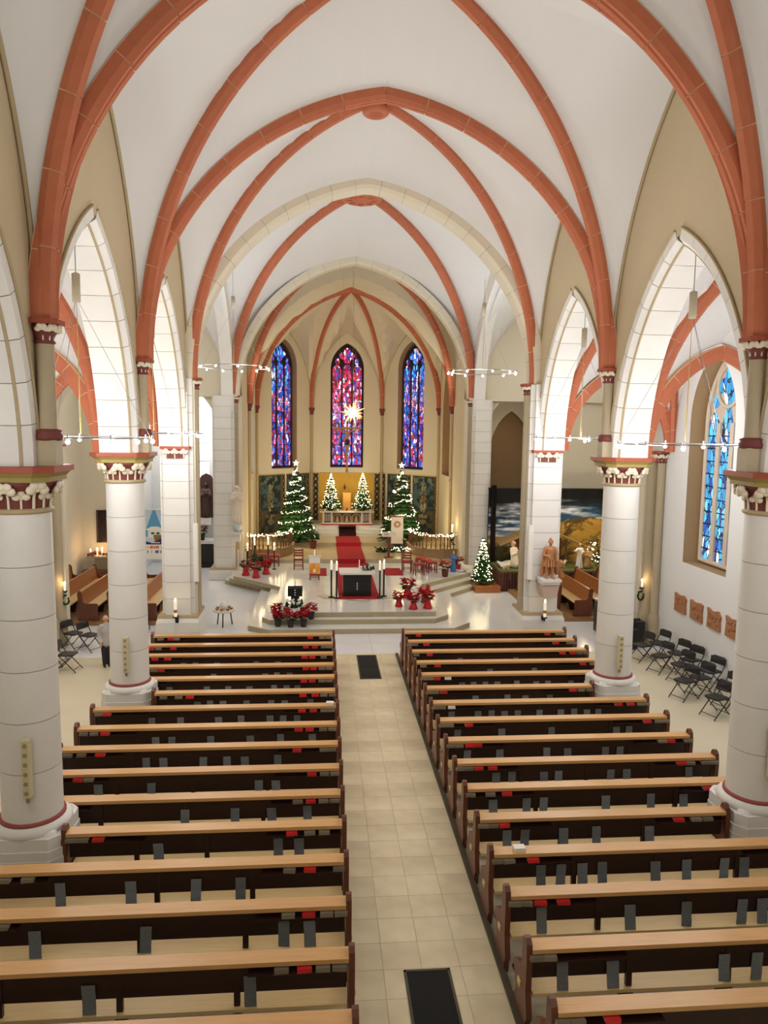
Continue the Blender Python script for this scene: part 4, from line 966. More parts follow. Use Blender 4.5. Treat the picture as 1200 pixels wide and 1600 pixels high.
# ------------------------------------------------------------------ flat pictures: colour per vertex on a fine grid
def hsh(i, j, s): 
    v = sin(i * 127.1 + j * 311.7 + s * 74.7) * 43758.5453; return v - math.floor(v)
def noise(x, y, s=0):
    i, j = math.floor(x), math.floor(y); f, g = x - i, y - j; f = f * f * (3 - 2 * f); g = g * g * (3 - 2 * g)
    return (hsh(i, j, s) * (1 - f) + hsh(i + 1, j, s) * f) * (1 - g) + (hsh(i, j + 1, s) * (1 - f) + hsh(i + 1, j + 1, s) * f) * g
def fbm(x, y, s=0): return .5 * noise(x, y, s) + .25 * noise(2 * x, 2 * y, s) + .15 * noise(4 * x, 4 * y, s) + .1 * noise(8 * x, 8 * y, s)
def mixc(a, b, t): t = min(1, max(0, t)); return tuple(p * (1 - t) + q * t for p, q in zip(a, b))
M_PRINT = bpy.data.materials.new('printed_cloth'); M_PRINT.use_nodes = True
_a = M_PRINT.node_tree.nodes.new('ShaderNodeAttribute'); _a.attribute_name = 'Col'; M_PRINT.node_tree.links.new(_a.outputs[0], M_PRINT.node_tree.nodes['Principled BSDF'].inputs['Base Color']); M_PRINT.node_tree.nodes['Principled BSDF'].inputs['Roughness'].default_value = .85
def picture(name, f, nu, nv, col, parent=None, thick=.02, m=None):
    """f(u, v, d) gives the place of a point; col(u, v) its colour in 0-255"""
    b = MB(); vs = [f(i / nu, j / nv, 0) for j in range(nv + 1) for i in range(nu + 1)]; n = len(vs); w_ = nu + 1
    cs = [(*C(*col(i / nu, j / nv)), 1) for j in range(nv + 1) for i in range(nu + 1)]
    b.add(vs, [(j * w_ + i, j * w_ + i + 1, (j + 1) * w_ + i + 1, (j + 1) * w_ + i) for j in range(nv) for i in range(nu)])
    rim = [(i, 0) for i in range(nu)] + [(nu, j) for j in range(nv)] + [(i, nv) for i in range(nu, 0, -1)] + [(0, j) for j in range(nv, 0, -1)]
    bk = [f(i / nu, j / nv, thick) for i, j in rim]; b.v += [tuple(p) for p in bk]; k = len(rim)
    for q in range(k):
        i0 = rim[q][1] * w_ + rim[q][0]; i1 = rim[(q + 1) % k][1] * w_ + rim[(q + 1) % k][0]
        b.f.append([i0, n + q, n + (q + 1) % k, i1]); b.mi.append(0); b.sm.append(False)
    bo = len(b.v); b.v += [tuple(f(i / nu, j / nv, thick)) for j in range(nv + 1) for i in range(nu + 1)]
    for j in range(nv):
        for i in range(nu): b.f.append([bo + j * w_ + i, bo + (j + 1) * w_ + i, bo + (j + 1) * w_ + i + 1, bo + j * w_ + i + 1]); b.mi.append(0); b.sm.append(False)
    o = b.build(name, m or M_PRINT, parent); ca = o.data.color_attributes.new('Col', 'FLOAT_COLOR', 'POINT')
    cs += [cs[rim[q][1] * w_ + rim[q][0]] for q in range(k)] + cs[:n]
    ca.data.foreach_set('color', [c for q in cs for c in q]); return o
# crib backdrop
def sky_col(u, v):
    n = fbm(u * 7 + 3, v * 16, 1); ridge = .50 + .10 * sin(u * 5.2 - 2.1) + .12 * (u > .62) * (u - .62) / .38 + .02 * noise(u * 12, 3, 2)
    if v > ridge:
        t = (v - ridge) / (1 - ridge); c = mixc((46, 84, 116), (6, 8, 10), (t - .12) * 1.9 + (n - .5) * .9)
        cl = fbm(u * 5, v * 22, 5); 
        if t < .7 and cl > .44: c = mixc(c, (236, 240, 250), (cl - .44) * 7 * (1 - t * 1.1) * (1.25 - .6 * u))
        if t < .16 and u < .45: c = mixc(c, (238, 222, 214), .65 * (1 - t / .16))
        return c
    t = (ridge - v) / ridge; g = fbm(u * 9, v * 14 + 2 * sin(u * 6), 9)
    wv = sin(26 * v + 9 * sin(u * 5) + 10 * g)
    if u < .42:
        c = mixc((190, 150, 84), (70, 74, 50), t * 1.2 + (g - .5) * 1.4)
        if .12 < t < .3 and wv > .4: c = mixc(c, (236, 226, 196), .8)
        if g < .4: c = mixc(c, (36, 40, 28), .6)
    else:
        c = mixc((206, 158, 62), (110, 84, 40), .35 * t + .5 * (wv > .55) + (g - .5))
        if g < .38: c = mixc(c, (60, 46, 24), .7)
    return c
picture_y = 29.2
bd = thing('backdrop', 'painted night sky and golden hills cloth hung behind the crib', 'backdrop', (9.1, picture_y, 0))
picture('painted_cloth', lambda u, v, d: Vector((-2.4 + 4.9 * u, -.15 * u + .03 * sin(u * 40) + d, .45 + (3.25 + .0 * u) * v)), 110, 80, sky_col, bd)
MB().tube([(-2.45, .02, 3.72), (2.55, -.13, 3.72)], .03, 6).build('top_batten', M_BLACK, bd)
for u in (-2.4, 2.5): MB().tube([(u, .05 if u < 0 else -.08, 0), (u, .05 if u < 0 else -.08, 3.7)], .025, 6).build('post', M_BLACK, bd)
b = MB().b2(-.16, .16, -.12, .12, 0, 3.85); t = thing('dark_curtain', 'tall narrow dark cloth beside the painted backdrop next to the pier', 'curtain', (6.86, 29.08, 0))
picture('cloth', lambda u, v, d: Vector((-.1 + .2 * u, .04 * sin(u * 22) + d, .05 + 3.8 * v)), 24, 30, lambda u, v: mixc((26, 22, 22), (84, 52, 36), max(0, fbm(u * 4, v * 9, 4) * 1.8 - .75) * (v < .85)), t)
# apse tapestries
def tap_col(seed):
    def f(u, v):
        n = fbm(u * 8, v * 14, seed); b_ = min(u, 1 - u)
        if b_ < .035 or v > .975 or v < .02: return (70, 62, 34)
        c = mixc((20, 26, 30), (58, 74, 74), n * 1.5 - .3)
        if v > .45 and n > .52: c = mixc(c, (74, 110, 118), .6)
        x = abs(u - .5)
        for cy, wd, hh, cc in ((.80, .12, .05, (186, 166, 110)), (.62, .17, .13, (150, 124, 66)), (.45, .13, .08, (196, 176, 124)), (.30, .24, .035, (170, 152, 100)), (.2, .15, .05, (150, 130, 84))):
            e = (x / wd) ** 2 + ((v - cy) / hh) ** 2
            if e < 1 + (n - .5): c = mixc(c, cc, .75 * (noise(u * 26, v * 40, seed + 2) > .35))
        if v < .4 and x > .15 and n > .46: c = mixc(c, (106, 88, 46), .6)
        if v > .85 and n > .55: c = mixc(c, (150, 150, 110), .5)
        return c
    return f
def strip_col(seed):
    def f(u, v):
        k = sin(v * 58) * cos((u - .5) * 7); 
        if u < .12 or u > .88: return (116, 92, 40)
        return mixc((34, 28, 22), (196, 172, 110), .75 * (k > .25) * (noise(u * 9, v * 60, seed) > .25))
    return f
Z0, Z1 = .80, 3.70
def facet(i): 
    p0, p1 = Vector(AP[i]), Vector(AP[i + 1]); d = (p1 - p0); L = d.length; d /= L; n = Vector((d.y, -d.x)); return p0, d, n, L
def hang(name, label, i, s0, s1, col, nu, nv, off=.04, m=None, cat='tapestry', group=None):
    p0, d, n, L = facet(i); c = p0 + d * (s0 + s1) / 2 + n * off
    t = thing(name, label, cat, (c.x, c.y, Z0), 0, group); wd = s1 - s0
    picture('woven_cloth', lambda u, v, q: Vector((d.x * (u - .5) * wd - n.x * q, d.y * (u - .5) * wd - n.y * q, (Z1 - Z0) * v)), nu, nv, col, t, .02, m)
    a, e = d * (-wd / 2), d * (wd / 2)
    MB().tube([(a.x, a.y, Z1 - Z0 + .01), (e.x, e.y, Z1 - Z0 + .01)], .02, 6).build('rod', M_BRASS, t); return t
hang('tapestry', 'dark woven tapestry with a pale figure behind the fir tree with the star, statue side', 1, .22, 1.60, tap_col(3), 36, 72)
hang('tapestry', 'dark woven tapestry between the starred fir tree and the gold cloth', 1, 1.98, 3.3, tap_col(8), 36, 72)
hang('tapestry', 'dark woven tapestry between the gold cloth and the fir tree behind the pulpit panel', 3, .42, 1.72, tap_col(15), 36, 72)
hang('tapestry', 'dark woven tapestry with a winged pale figure beside the wall candle', 3, 2.10, 3.48, tap_col(21), 36, 72)
for i, s0, lab in ((1, .02, 'outermost behind the starred fir tree'), (1, 1.64, 'behind the starred fir tree, middle'), (1, 3.34, 'just before the gold cloth on the starred tree side'), (2, .10, 'directly beside the gold cloth on the starred tree side'), (2, 3.32, 'directly beside the gold cloth on the pulpit panel side'), (3, .06, 'just past the gold cloth on the pulpit panel side'), (3, 1.76, 'between the two tapestries behind the pulpit panel'), (3, 3.5, 'outermost beside the wall candle')):
    hang('ornament_strip', 'narrow patterned woven strip, ' + lab, i, s0, s0 + .28 if i == 2 else s0 + .2, strip_col(i), 8, 90, .05, None, 'tapestry', 'narrow woven strips of the apse')
t = hang('gold_cloth', 'gold yellow cloth behind the high altar', 2, .42, 3.28, lambda u, v: mixc((214, 168, 44), (226, 190, 84), fbm(u * 6, v * 5, 2)), 30, 30, .04, M_GOLD, 'cloth')
# banner with a little house, waves and lines of letters
def ban_col(u, v):
    if v < .30: 
        if .21 < v < .27: return (212, 112, 66) if (noise(u * 30, 1, 3) > .42 and .06 < u < .94) else (240, 238, 232)
        if .125 < v < .18: return (90, 110, 150) if (noise(u * 34, 9, 3) > .46 and .1 < u < .9) else (240, 238, 232)
        return (240, 238, 232)
    c = (196, 220, 236)
    x = u - .45
    if abs(x) < .34 * (1 - (v - .45) / .62) and v > .45: c = (96, 164, 206)
    if .56 < v < .66 and abs(u - .48) < .30 * (1 - abs(v - .6) / .09): c = (244, 244, 240)
    if .43 < v < .57 and abs(u - .48) < .22: c = (238, 236, 228)
    if .5 < v < .54 and (abs(u - .40) < .05 or abs(u - .58) < .05): c = (30, 30, 34)
    if .36 < v < .49 and u > .42 and (u - .42) > (.49 - v) * .4: c = (186, 92, 48)
    if .44 < v < .5 and .46 < u < .66: c = (90, 140, 80)
    if v < .40 + .06 * sin(u * 6 + 2.6): c = (28, 58, 104)
    if v < .34 and abs(u - .5) < .14 and v > .325: c = (220, 226, 236)
    return c
t = thing('banner', 'white and blue banner with a boat picture hung behind the side pews', 'banner', (-6.6, 30.05, 0))
picture('printed_sheet', lambda u, v, d: Vector((-.62 + 1.24 * u, d - .2 * (1 - v) ** 2, .75 + 1.95 * v)), 60, 110, ban_col, t)
MB().tube([(-.64, 0, 2.71), (.64, 0, 2.71)], .02, 6).build('rod', M_WHITE, t)
for x in (-.5, .5): MB().tube([(x, .06, 0), (x, .04, 2.7)], .015, 6).build('stand_pole', M_STEEL, t)
# dark painting and candle shelf
t = thing('painting', 'dark framed painting on the side wall above burning candles', 'painting', (-8.55, 30.16, 2.02), 0)
picture('canvas', lambda u, v, d: Vector((-.32 + .64 * u, -.03 + d, -.6 + 1.22 * v)), 20, 30, lambda u, v: mixc((24, 16, 14), (96, 48, 30), fbm(u * 4, v * 6, 6) * 1.6 - .55), t)
b = MB()
for a, c in (((-.36, -.34), (-.64, .66)), ((.32, .36), (-.64, .66))): b.b2(a[0] if a[0] < a[1] else a[1], a[1] if a[0] < a[1] else a[0], -.06, .0, c[0], c[1])
b.b2(-.36, .36, -.06, 0, .62, .66).b2(-.36, .36, -.06, 0, -.64, -.60); b.build('picture_frame', M_PEW, t)
t = thing('votive_stand', 'stone shelf with burning candles and flowers below the dark painting', 'candle stand', (-8.6, 29.7, 0))
MB().b2(-.55, .75, -.25, .3, .86, .93).b2(-.3, .5, 0, .3, 0, .86).build('stone_shelf', M_SHAFT, t)
MB().b2(-.7, .9, -.4, .1, .28, .38).b2(-.6, .8, -.3, .1, 0, .28).build('wood_bench', M_PEWEND, t)
for k in range(5):
    c = MB().lathe([(.03, .93), (.03, 1.10 + .03 * (k % 3))], 8, (-.42 + .22 * k, -.08 + .1 * (k % 2), 0)).build('candle', M_CANDLE, t); MB().ball((-.42 + .22 * k, -.08 + .1 * (k % 2), 1.16 + .03 * (k % 3)), .028, 7, 0, 1.8).build('flame', M_FLAME, c)
b = MB(); r = random.Random(5)
for k in range(22): b.ball((r.uniform(-.5, .7), r.uniform(-.2, .2), r.uniform(.94, 1.06)), r.uniform(.04, .08), 6)
b.build('flowers', M_MAROON, t, kind='stuff'); light('candle_light', 'POINT', (0, -.2, 1.35), 14, (1, .6, .28), t, .05)

# ------------------------------------------------------------------ fir trees
def fir(name, label, x, y, z, hgt, R, layers, nb, bulbs, style, pot=True, star=False, cat='tree', bz=.12, seed=1):
    r = random.Random(seed); t = thing(name, label, cat, (x, y, z), 0, 'lit fir trees')
    z0 = hgt * bz
    MB().tube([(0, 0, 0), (0, 0, hgt * .5), (0, 0, hgt * .97)], [.055 * R + .02, .03 * R + .01, .006], 7).build('trunk', M_BARK, t)
    b = MB(); br = MB()
    for l in range(layers):
        f = l / (layers - 1); zz = z0 + (hgt * .96 - z0) * f; rad = R * (1 - f) ** .85 + .05 * R; n = max(5, round(nb * (1 - .6 * f)))
        for k in range(n):
            a = 2 * pi * (k + r.random() * .7) / n + l * 2.4; L = rad * r.uniform(.78, 1.05); dz = -.28 * L + .12 * L * f
            br.tube([(0, 0, zz), (L * cos(a), L * sin(a), zz + dz)], [.008, .003], 3, 0, False)
            m = 13
            for j in range(1, m + 1):
                q = j / m; px, py, pz = L * q * cos(a), L * q * sin(a), zz + dz * q + .06 * L * q * q; wl = L * .36 * (1.15 - q) + .07
                for sd in (-1, 1):
                    aa = a + sd * r.uniform(.7, 1.15); ex, ey = px + wl * cos(aa), py + wl * sin(aa); w_ = .022 * R + .012
                    b.add([(px - w_ * sin(a) * .4, py + w_ * cos(a) * .4, pz + w_), (ex, ey, pz - wl * r.uniform(-.05, .4)), (px + w_ * cos(a), py + w_ * sin(a), pz - w_)], [(0, 1, 2)])
            b.add([(L * cos(a) * 1.08, L * sin(a) * 1.08, zz + dz), (L * .8 * cos(a + .09), L * .8 * sin(a + .09), zz + dz * .8 + .03), (L * .8 * cos(a - .09), L * .8 * sin(a - .09), zz + dz * .8 - .02)], [(0, 1, 2)])
    br.build('branches', M_BARK, t, kind='stuff'); b.build('needles', M_NEEDLE, t, kind='stuff')
    g = MB(); path = []
    for k in range(bulbs):
        f = ((k + r.uniform(-.4, .4)) / bulbs) if style != 'rand' else r.random()
        turns = 7 if style == 'wind' else 5
        a = 2 * pi * turns * f + (0 if style != 'rand' else r.random() * 6.28); zz = z0 + (hgt * .97 - z0) * f
        if style == 'swag': zz += .10 * hgt / 5 * sin(a * 3) ; 
        rad = (R * (1 - f) ** .85 + .05 * R) * (.93 if style != 'rand' else r.uniform(.7, 1.02))
        zz -= .2 * rad; rad *= r.uniform(.9, 1.04)
        p = (rad * cos(a), rad * sin(a), zz + r.uniform(-.05, .05)); path.append(p)
        g.ball(p, r.uniform(.012, .021) if R > .6 else r.uniform(.012, .017), 6)
    if style != 'rand': 
        wv = MB().tube(path, .004, 3, 0, False); wv.build('light_wire', M_GREEN, t)
    g.build('fairy_lights', M_FAIRY, t, kind='stuff')
    if star:
        st = []
        for k in range(10): a = pi / 2 + k * pi / 5; q = .17 if k % 2 == 0 else .07; st.append((q * cos(a), q * sin(a)))
        MB().extr(st, lambda p, d: (p[0], d, hgt + .12 + p[1]), -.02, .02).build('star_topper', mat('silver_star', C(240, 236, 220), .2, emit=(1, .95, .8), es=.8), t)
    if pot:
        MB().lathe([(.3 * R * .9, 0), (.34 * R, .02), (.38 * R, hgt * bz * .8), (.35 * R, hgt * bz * .82)], 14).build('tree_stand', M_TREESTAND, t)
    return t
fir('fir_tree', 'tall lit fir tree with a star on top, before the dark tapestry', -1.18, 34.3, .75, 3.55, .98, 20, 18, 400, 'wind', star=True, seed=1)
fir('fir_tree', 'tall lit fir tree with looped light chains behind the pulpit panel', 3.68, 34.1, .75, 3.5, 1.02, 19, 18, 380, 'swag', star=True, seed=2)
fir('fir_tree', 'small lit fir tree on the high altar on the starred tree side', .46, 37.3, 1.93, 1.9, .5, 14, 13, 320, 'rand', seed=3)
fir('fir_tree', 'small lit fir tree on the high altar on the pulpit panel side', 2.06, 37.3, 1.93, 1.9, .52, 14, 13, 320, 'rand', seed=4)
fir('fir_tree', 'slim lit fir tree in a pot on a low platform beside the crib', 6.1, 27.35, .22, 1.82, .42, 15, 13, 260, 'rand', seed=5)
for x, y, z, p in ((-1.2, 32.9, 2.2, 60), (-2.0, 33.4, 1.6, 25), (3.6, 32.8, 2.2, 60), (4.6, 33.3, 1.6, 25), (1.3, 36.5, 3.0, 70), (5.8, 26.5, 1.1, 12)): light('fairy_glow', 'POINT', (x, y, z), p, (1, .78, .40), None, .4)
t = thing('tree_podium', 'low orange wooden box under the slim fir tree', 'podium', (6.2, 27.35, 0))
MB().b2(-.48, .48, -.55, .6, 0, .19).build('box', M_SIDEPEW, t); MB().b2(-.5, .5, -.57, .62, .19, .22).build('top_board', M_SIDEPEW, t)

# ------------------------------------------------------------------ high altar
t = thing('high_altar', 'carved stone high altar with small arches below the gold cloth', 'altar', (1.265, 37.4, 1.23))
MB().b2(-1.28, 1.28, -.28, .5, 0, .09).build('base', M_STEP, t); MB().b2(-1.15, 1.15, -.18, .5, .09, .6).build('body', mat('altar_brown', C(96, 72, 48), .6, .25, 8), t)
MB().b2(-1.36, 1.36, -.34, .5, .60, .68).build('altar_slab', M_STEP, t)
for x in (-1.18, -.76, .76, 1.18): MB().b2(x - .04, x + .04, -.27, -.15, .09, .6).build('pilaster', M_STONE, t)
for x in (-.48, 0, .48):
    b = MB(); pts = [(x - .2, -.2, .1)] + [(x - .2 * tt, -.2, .34 + .18 * z_) for tt, z_ in (hp(k / 8, .1) for k in range(9))]; pts += [(2 * x - a, c, e) for a, c, e in reversed(pts[:-1])]
    b.tube(pts, .03, 5); b.build('arch_moulding', M_SHAFT, t)
    b = MB().ball((x, -.19, .40), .05, 8).lathe([(.09, .12), (.05, .35)], 8, (x, -.19, 0)); b.build('niche_figure', M_SHAFT, t, kind='stuff')
for x in (-.97, .97):
    for k in range(4): MB().b2(x - .15 + .085 * k, x - .12 + .085 * k, -.22, -.17, .16, .52).build('fluting', M_STONE, t)
t = thing('altar_carpet', 'red carpet, shade put into its colour, running up the steps of the high altar', 'carpet', (1.27, 36.4, .78))
MB().b2(-.42, .42, -.27, .75, .452, .462).b2(-.42, .42, -.275, -.262, .155, .162 + .0).b2(-.42, .42, -.255, .0, .152, .160).b2(-.42, .42, -.265, -.253, 0, .158).b2(-.42, .42, .005, .28, .302, .310).b2(-.42, .42, .008, .018, .15, .308).b2(-.42, .42, .268, .278, .30, .46).build('carpet_runner', M_SHADECARPET, t)
MB().b2(-1.3, 1.3, .40, .70, .452, .470).build('carpet_strip', M_CARPET, t)
t = thing('tabernacle', 'golden tabernacle door between the two small fir trees', 'tabernacle', (1.27, 37.55, 1.91))
MB().b2(-.2, .2, -.12, .15, 0, .86).build('case', M_GILT, t); MB().b2(-.16, .16, -.14, -.12, .05, .80).build('door', M_GILT, t); MB().b2(-.23, .23, -.15, .17, .86, .90).build('cornice', M_GILT, t)
for x in (-.06, .06): MB().ball((x, -.15, .48), .02, 7).build('door_knob', M_BRASS, t)
t = thing('wall_lamp', 'small dark lamp on the gold cloth above the tabernacle', 'lamp', (1.2, 38.88, 2.95)); MB().lathe([(.01, -.1), (.05, -.05), (.06, .04), (.02, .1), (.01, .22)], 8).build('lamp_body', M_MAROON, t)
t = thing('altar_candle', 'small dark candle glass on the high altar in front of the tabernacle', 'candle', (1.27, 37.15, 1.91)); MB().lathe([(.035, 0), (.045, .02), (.05, .14), (.04, .16)], 10).build('glass', M_MAROON, t)
def pot_plant(name, label, x, y, z, sc, top, potm, seed, group=None, wrap=False, gm=None):
    r = random.Random(seed); t = thing(name, label, 'plant', (x, y, z), r.random(), group)
    if wrap: MB().lathe([(.10 * sc, 0), (.13 * sc, .015 * sc), (.10 * sc, .10 * sc), (.075 * sc, .2 * sc), (.10 * sc, .25 * sc), (.14 * sc, .29 * sc), (.02, .26 * sc)], 12).build('foil_wrap', potm, t)
    else: MB().lathe([(.075 * sc, 0), (.085 * sc, .02 * sc), (.105 * sc, .2 * sc), (.112 * sc, .21 * sc), (.10 * sc, .22 * sc), (.02, .2 * sc)], 12).build('pot', potm, t)
    for nm, m, n, z0, z1, r0, r1 in (('leaves', gm or M_GREEN, 24, .24, .34, .08, .18), ('bracts', top, 60, .32, .48, .01, .22)):
        b = MB()
        for k in range(n):
            a = r.random() * 6.28; q = r.uniform(r0, r1) * sc; zz = r.uniform(z0, z1) * sc; L = r.uniform(.10, .16) * sc; wd = L * .6
            c = Vector((q * .6 * cos(a), q * .6 * sin(a), zz)); d = Vector((cos(a), sin(a), r.uniform(-.45, .35))).normalized(); s_ = Vector((-sin(a), cos(a), r.uniform(-.3, .3)))
            b.add([c, c + d * L * .5 + s_ * wd * .5 + Vector((0, 0, .01)), c + d * L, c + d * L * .5 - s_ * wd * .5 + Vector((0, 0, .01)), c + d * L * .5 - Vector((0, 0, .012))], [(0, 4, 1), (1, 4, 2), (2, 4, 3), (3, 4, 0), (0, 1, 2, 3)])
        b.build(nm, m, t, kind='stuff')
    return t
for x, lab in ((.16, 'outer end, starred tree side'), (.80, 'beside the tabernacle, starred tree side'), (1.72, 'beside the tabernacle, pulpit panel side'), (2.44, 'outer end, pulpit panel side')):
    pot_plant('potted_plant', 'dark leafed potted plant on the high altar, ' + lab, x, 37.0, 1.91, .6, M_GREEN, M_WHITE, int(x * 50), 'dark plants on the high altar')

# star, cross
t = thing('star_lamp', 'glowing yellow many-pointed star hanging before the red window', 'lamp', (1.29, 31.5, 6.69))
MB().ball((0, 0, 0), .19, 12).build('star_core', M_STARC, t)
r = random.Random(3)
dirs = [Vector((cos(a) * sqrt(1 - z_ * z_), sin(a) * sqrt(1 - z_ * z_), z_)) for k in range(26) for z_ in [1 - 2 * (k + .5) / 26] for a in [k * 2.39996]]
for k, d in enumerate(dirs):
    u = d.orthogonal().normalized(); v = d.cross(u); b = MB(); q = .055; L = .60 if k % 2 == 0 else .42
    b.add([d * .12 + u * q, d * .12 + v * q, d * .12 - u * q, d * .12 - v * q, d * L], [(0, 1, 4), (1, 2, 4), (2, 3, 4), (3, 0, 4), (3, 2, 1, 0)]); b.build('star_ray', M_STAR, t)
MB().tube([(0, 0, .1), (0, 0, 5.75)], .006, 4).build('cable', M_STEEL, t)
t = thing('hanging_crucifix', 'slender wooden cross with a carved figure before the red window', 'crucifix', (1.05, 31.2, 0))
MB().b2(-.04, .04, -.02, .02, 4.25, 6.2).build('upright', M_WOODST, t); MB().b2(-.6, .6, -.02, .02, 6.0, 6.08).build('crossbar', M_WOODST, t)
b_ = body('carved_figure', [((0, -.06, 5.55), (0, -.06, 5.85), .07, .085), ((-.08, -.06, 5.88), (-.5, -.05, 6.04), .035, .022), ((.08, -.06, 5.88), (.5, -.05, 6.04), .035, .022), ((0, -.08, 6.0), (0, -.09, 6.04), .055, .06), ((-.03, -.07, 5.5), (-.04, -.10, 5.2), .05, .04), ((.03, -.07, 5.5), (.04, -.10, 5.2), .05, .04), ((-.04, -.1, 5.2), (0, -.06, 4.9), .038, .025), ((.04, -.1, 5.2), (0, -.07, 4.9), .038, .025)], M_WOODST, t, .02)
b = MB().lathe([(.10, 5.35), (.12, 5.45), (.10, 5.58)], 10, (0, -.065, 0)); b.build('loin_cloth', M_BLACK, t)
for x in (-.5, .5): MB().tube([(x, 0, 6.08), (x * .3, 0, 12.97)], .004, 4).build('wire', M_STEEL, t)
MB().b2(-.06, .06, -.03, .03, 4.2, 4.3).build('foot_cap', M_WOODST, t)

# ------------------------------------------------------------------ people's altar and what stands around it
t = thing('altar_table', 'black altar table with a white slab on the platform', 'altar', (1.19, 24.6, .463))
MB().prism([(-.47, -.3), (.47, -.3), (.47, .36), (-.47, .36)], 0, .74, 0, 1.0).build('base', M_BLACK, t)
MB().b2(-.58, .58, -.38, .6, .74, .79).build('slab', M_WHITE, t)
MB().b2(-.60, .60, -.39, .61, .79, .798).build('altar_cloth', M_WHITE, t)
for k in range(3):
    b = MB(); b.b2(-.015, .015, -.308, -.302, .22 + .09 * k, .28 + .09 * k).build('white_mark', M_WHITE, t)
M_INL = [mat('inlay_tan', C(186, 172, 138), .25, .1, 6), mat('inlay_white', C(240, 238, 232), .2, .05, 6)]
inl = struct(MB().b2(.0, 2.4, 23.55, 23.56, .4505, .451).build(next_trim(), M_INL[0])); r = random.Random(21)
for k in range(30):
    a = pi + pi * (k + .5) / 30; q = r.uniform(.95, 1.35); cx_, cy_ = 1.2 + q * 1.1 * cos(a), 24.5 + q * .72 * sin(a); d = r.uniform(-.5, .5); L, wd = r.uniform(.16, .30), r.uniform(.05, .10)
    pl = [(cx_ + x * cos(d) - y * sin(d), cy_ + x * sin(d) + y * cos(d)) for x, y in ((-L, -wd * .3), (-.2 * L, -wd), (L, -wd * .2), (.3 * L, wd))]
    MB().prism(pl, .4495, .4515 + .0002 * (k % 5)).build('inlay_stone', M_INL[k % 2], inl)
r = random.Random(11)
t = thing('altar_flowers', 'white flower spray lying on the altar table', 'flowers', (1.5, 24.75, 1.248))
b = MB()
for k in range(22): b.ball((r.uniform(-.25, .22), r.uniform(-.12, .12), r.uniform(.03, .14)), r.uniform(.025, .05), 6)
b.build('blossoms', M_WHITE, t, kind='stuff'); b = MB()
for k in range(30):
    a = r.random() * 6.28; L = r.uniform(.12, .3); b.add([(0, 0, .02), (L * cos(a) + .03, L * sin(a), .05), (L * cos(a + .2), L * sin(a + .2), r.uniform(.02, .22))], [(0, 1, 2)])
b.build('leaves', M_GREEN, t, kind='stuff')
t = thing('table_candle', 'thin white candle standing on the altar table', 'candle', (1.28, 24.8, 1.248)); MB().lathe([(.04, 0), (.04, .015), (.012, .02), (.012, .36)], 8).build('candle', M_CANDLE, t)
for k, (x, y, lab) in enumerate(((.33, 24.2, 'outer one, lectern side'), (.50, 24.05, 'inner one, lectern side'), (1.93, 24.1, 'inner one, poinsettia side'), (2.08, 24.3, 'outer one, poinsettia side'))):
    t = thing('candle_stand', 'tall black candle stand beside the altar table, ' + lab, 'candle stand', (x, y, .45), 0, 'candle stands of the altar table')
    MB().lathe([(.11, 0), (.11, .02), (.03, .04), (.028, .90), (.045, .93)], 12).build('stand', M_BLACK, t); c = MB().lathe([(.038, .93), (.038, 1.18), (.01, 1.19)], 12).build('candle', M_CANDLE, t)
    MB().ball((0, 0, 1.215), .02, 7, 0, 1.7).build('flame', M_FLAME, c)
t = thing('red_carpet', 'wide red carpet under and behind the altar table on the platform', 'carpet', (1.25, 27, .45)); MB().b2(-.68, .68, -3.1, 3.50, .001, .012).build('carpet_runner', M_CARPET, t)
t = thing('red_carpet', 'red carpet strip crossing the two steps of the apse floor', 'carpet', (1.25, 28, .45)); MB().b2(-.57, .57, 2.50, 5.95, .172, .182).build('carpet_runner', M_CARPET, t); MB().b2(-.57, .57, 2.498, 2.512, 0, .182).b2(-.57, .57, 5.955, 5.985, .172, .345).b2(-.57, .57, 5.96, 8.0, .332, .342).build('step_fold', M_CARPET, t)
for x0, x1, lab in ((-.43, .2, 'lectern side'), (2.45, 3.15, 'chair side')):
    t = thing('red_mat', 'small red mat on the platform behind the altar table, ' + lab, 'mat', ((x0 + x1) / 2, 28.6, .45)); MB().b2(-(x1 - x0) / 2, (x1 - x0) / 2, -.75, .75, .001, .014).build('mat_pad', M_CARPET, t)
# lectern with its flowers
t = thing('lectern', 'black lectern with three white dots above the front steps', 'lectern', (-.82, 23.1, .45))
MB().b2(-.13, .13, -.1, .1, 0, .5).build('post', M_BLACK, t); MB().b2(-.2, .2, -.16, .16, 0, .03).build('foot', M_BLACK, t)
MB().extr([(-.12, .42), (.05, .62), (.10, .60), (-.02, .40)], lambda p, q: (q, p[0], p[1]), -.23, .23).b2(-.23, .23, -.14, -.12, .32, .57).build('reading_desk', M_BLACK, t)
for k in range(3): MB().lathe([(.02, 0), (.02, .005)], 10, (0, 0, 0)).build('white_dot', M_WHITE, t)
for k, o in enumerate([c for c in t.children if c.name.startswith('white_dot')]): o.rotation_euler = (pi / 2, 0, 0); o.location = (0, -.141, .37 + .075 * k)
MB().tube([(0, 0, .6), (.0, .02, .72), (.01, -.03, .80)], .006, 5).build('microphone', M_BLACK, t)
t = thing('floor_vase', 'white vase with white blossoms in front of the black lectern', 'vase', (-.82, 22.02, .30)); MB().lathe([(.05, 0), (.09, .04), (.10, .2), (.07, .3), (.06, .33)], 14).build('vase', M_WHITE, t)
b = MB(); r = random.Random(4)
for k in range(26): b.ball((r.uniform(-.2, .2), r.uniform(-.12, .12), r.uniform(.36, .6)), r.uniform(.03, .05), 6)
b.build('blossoms', M_WHITE, t, kind='stuff'); b = MB()
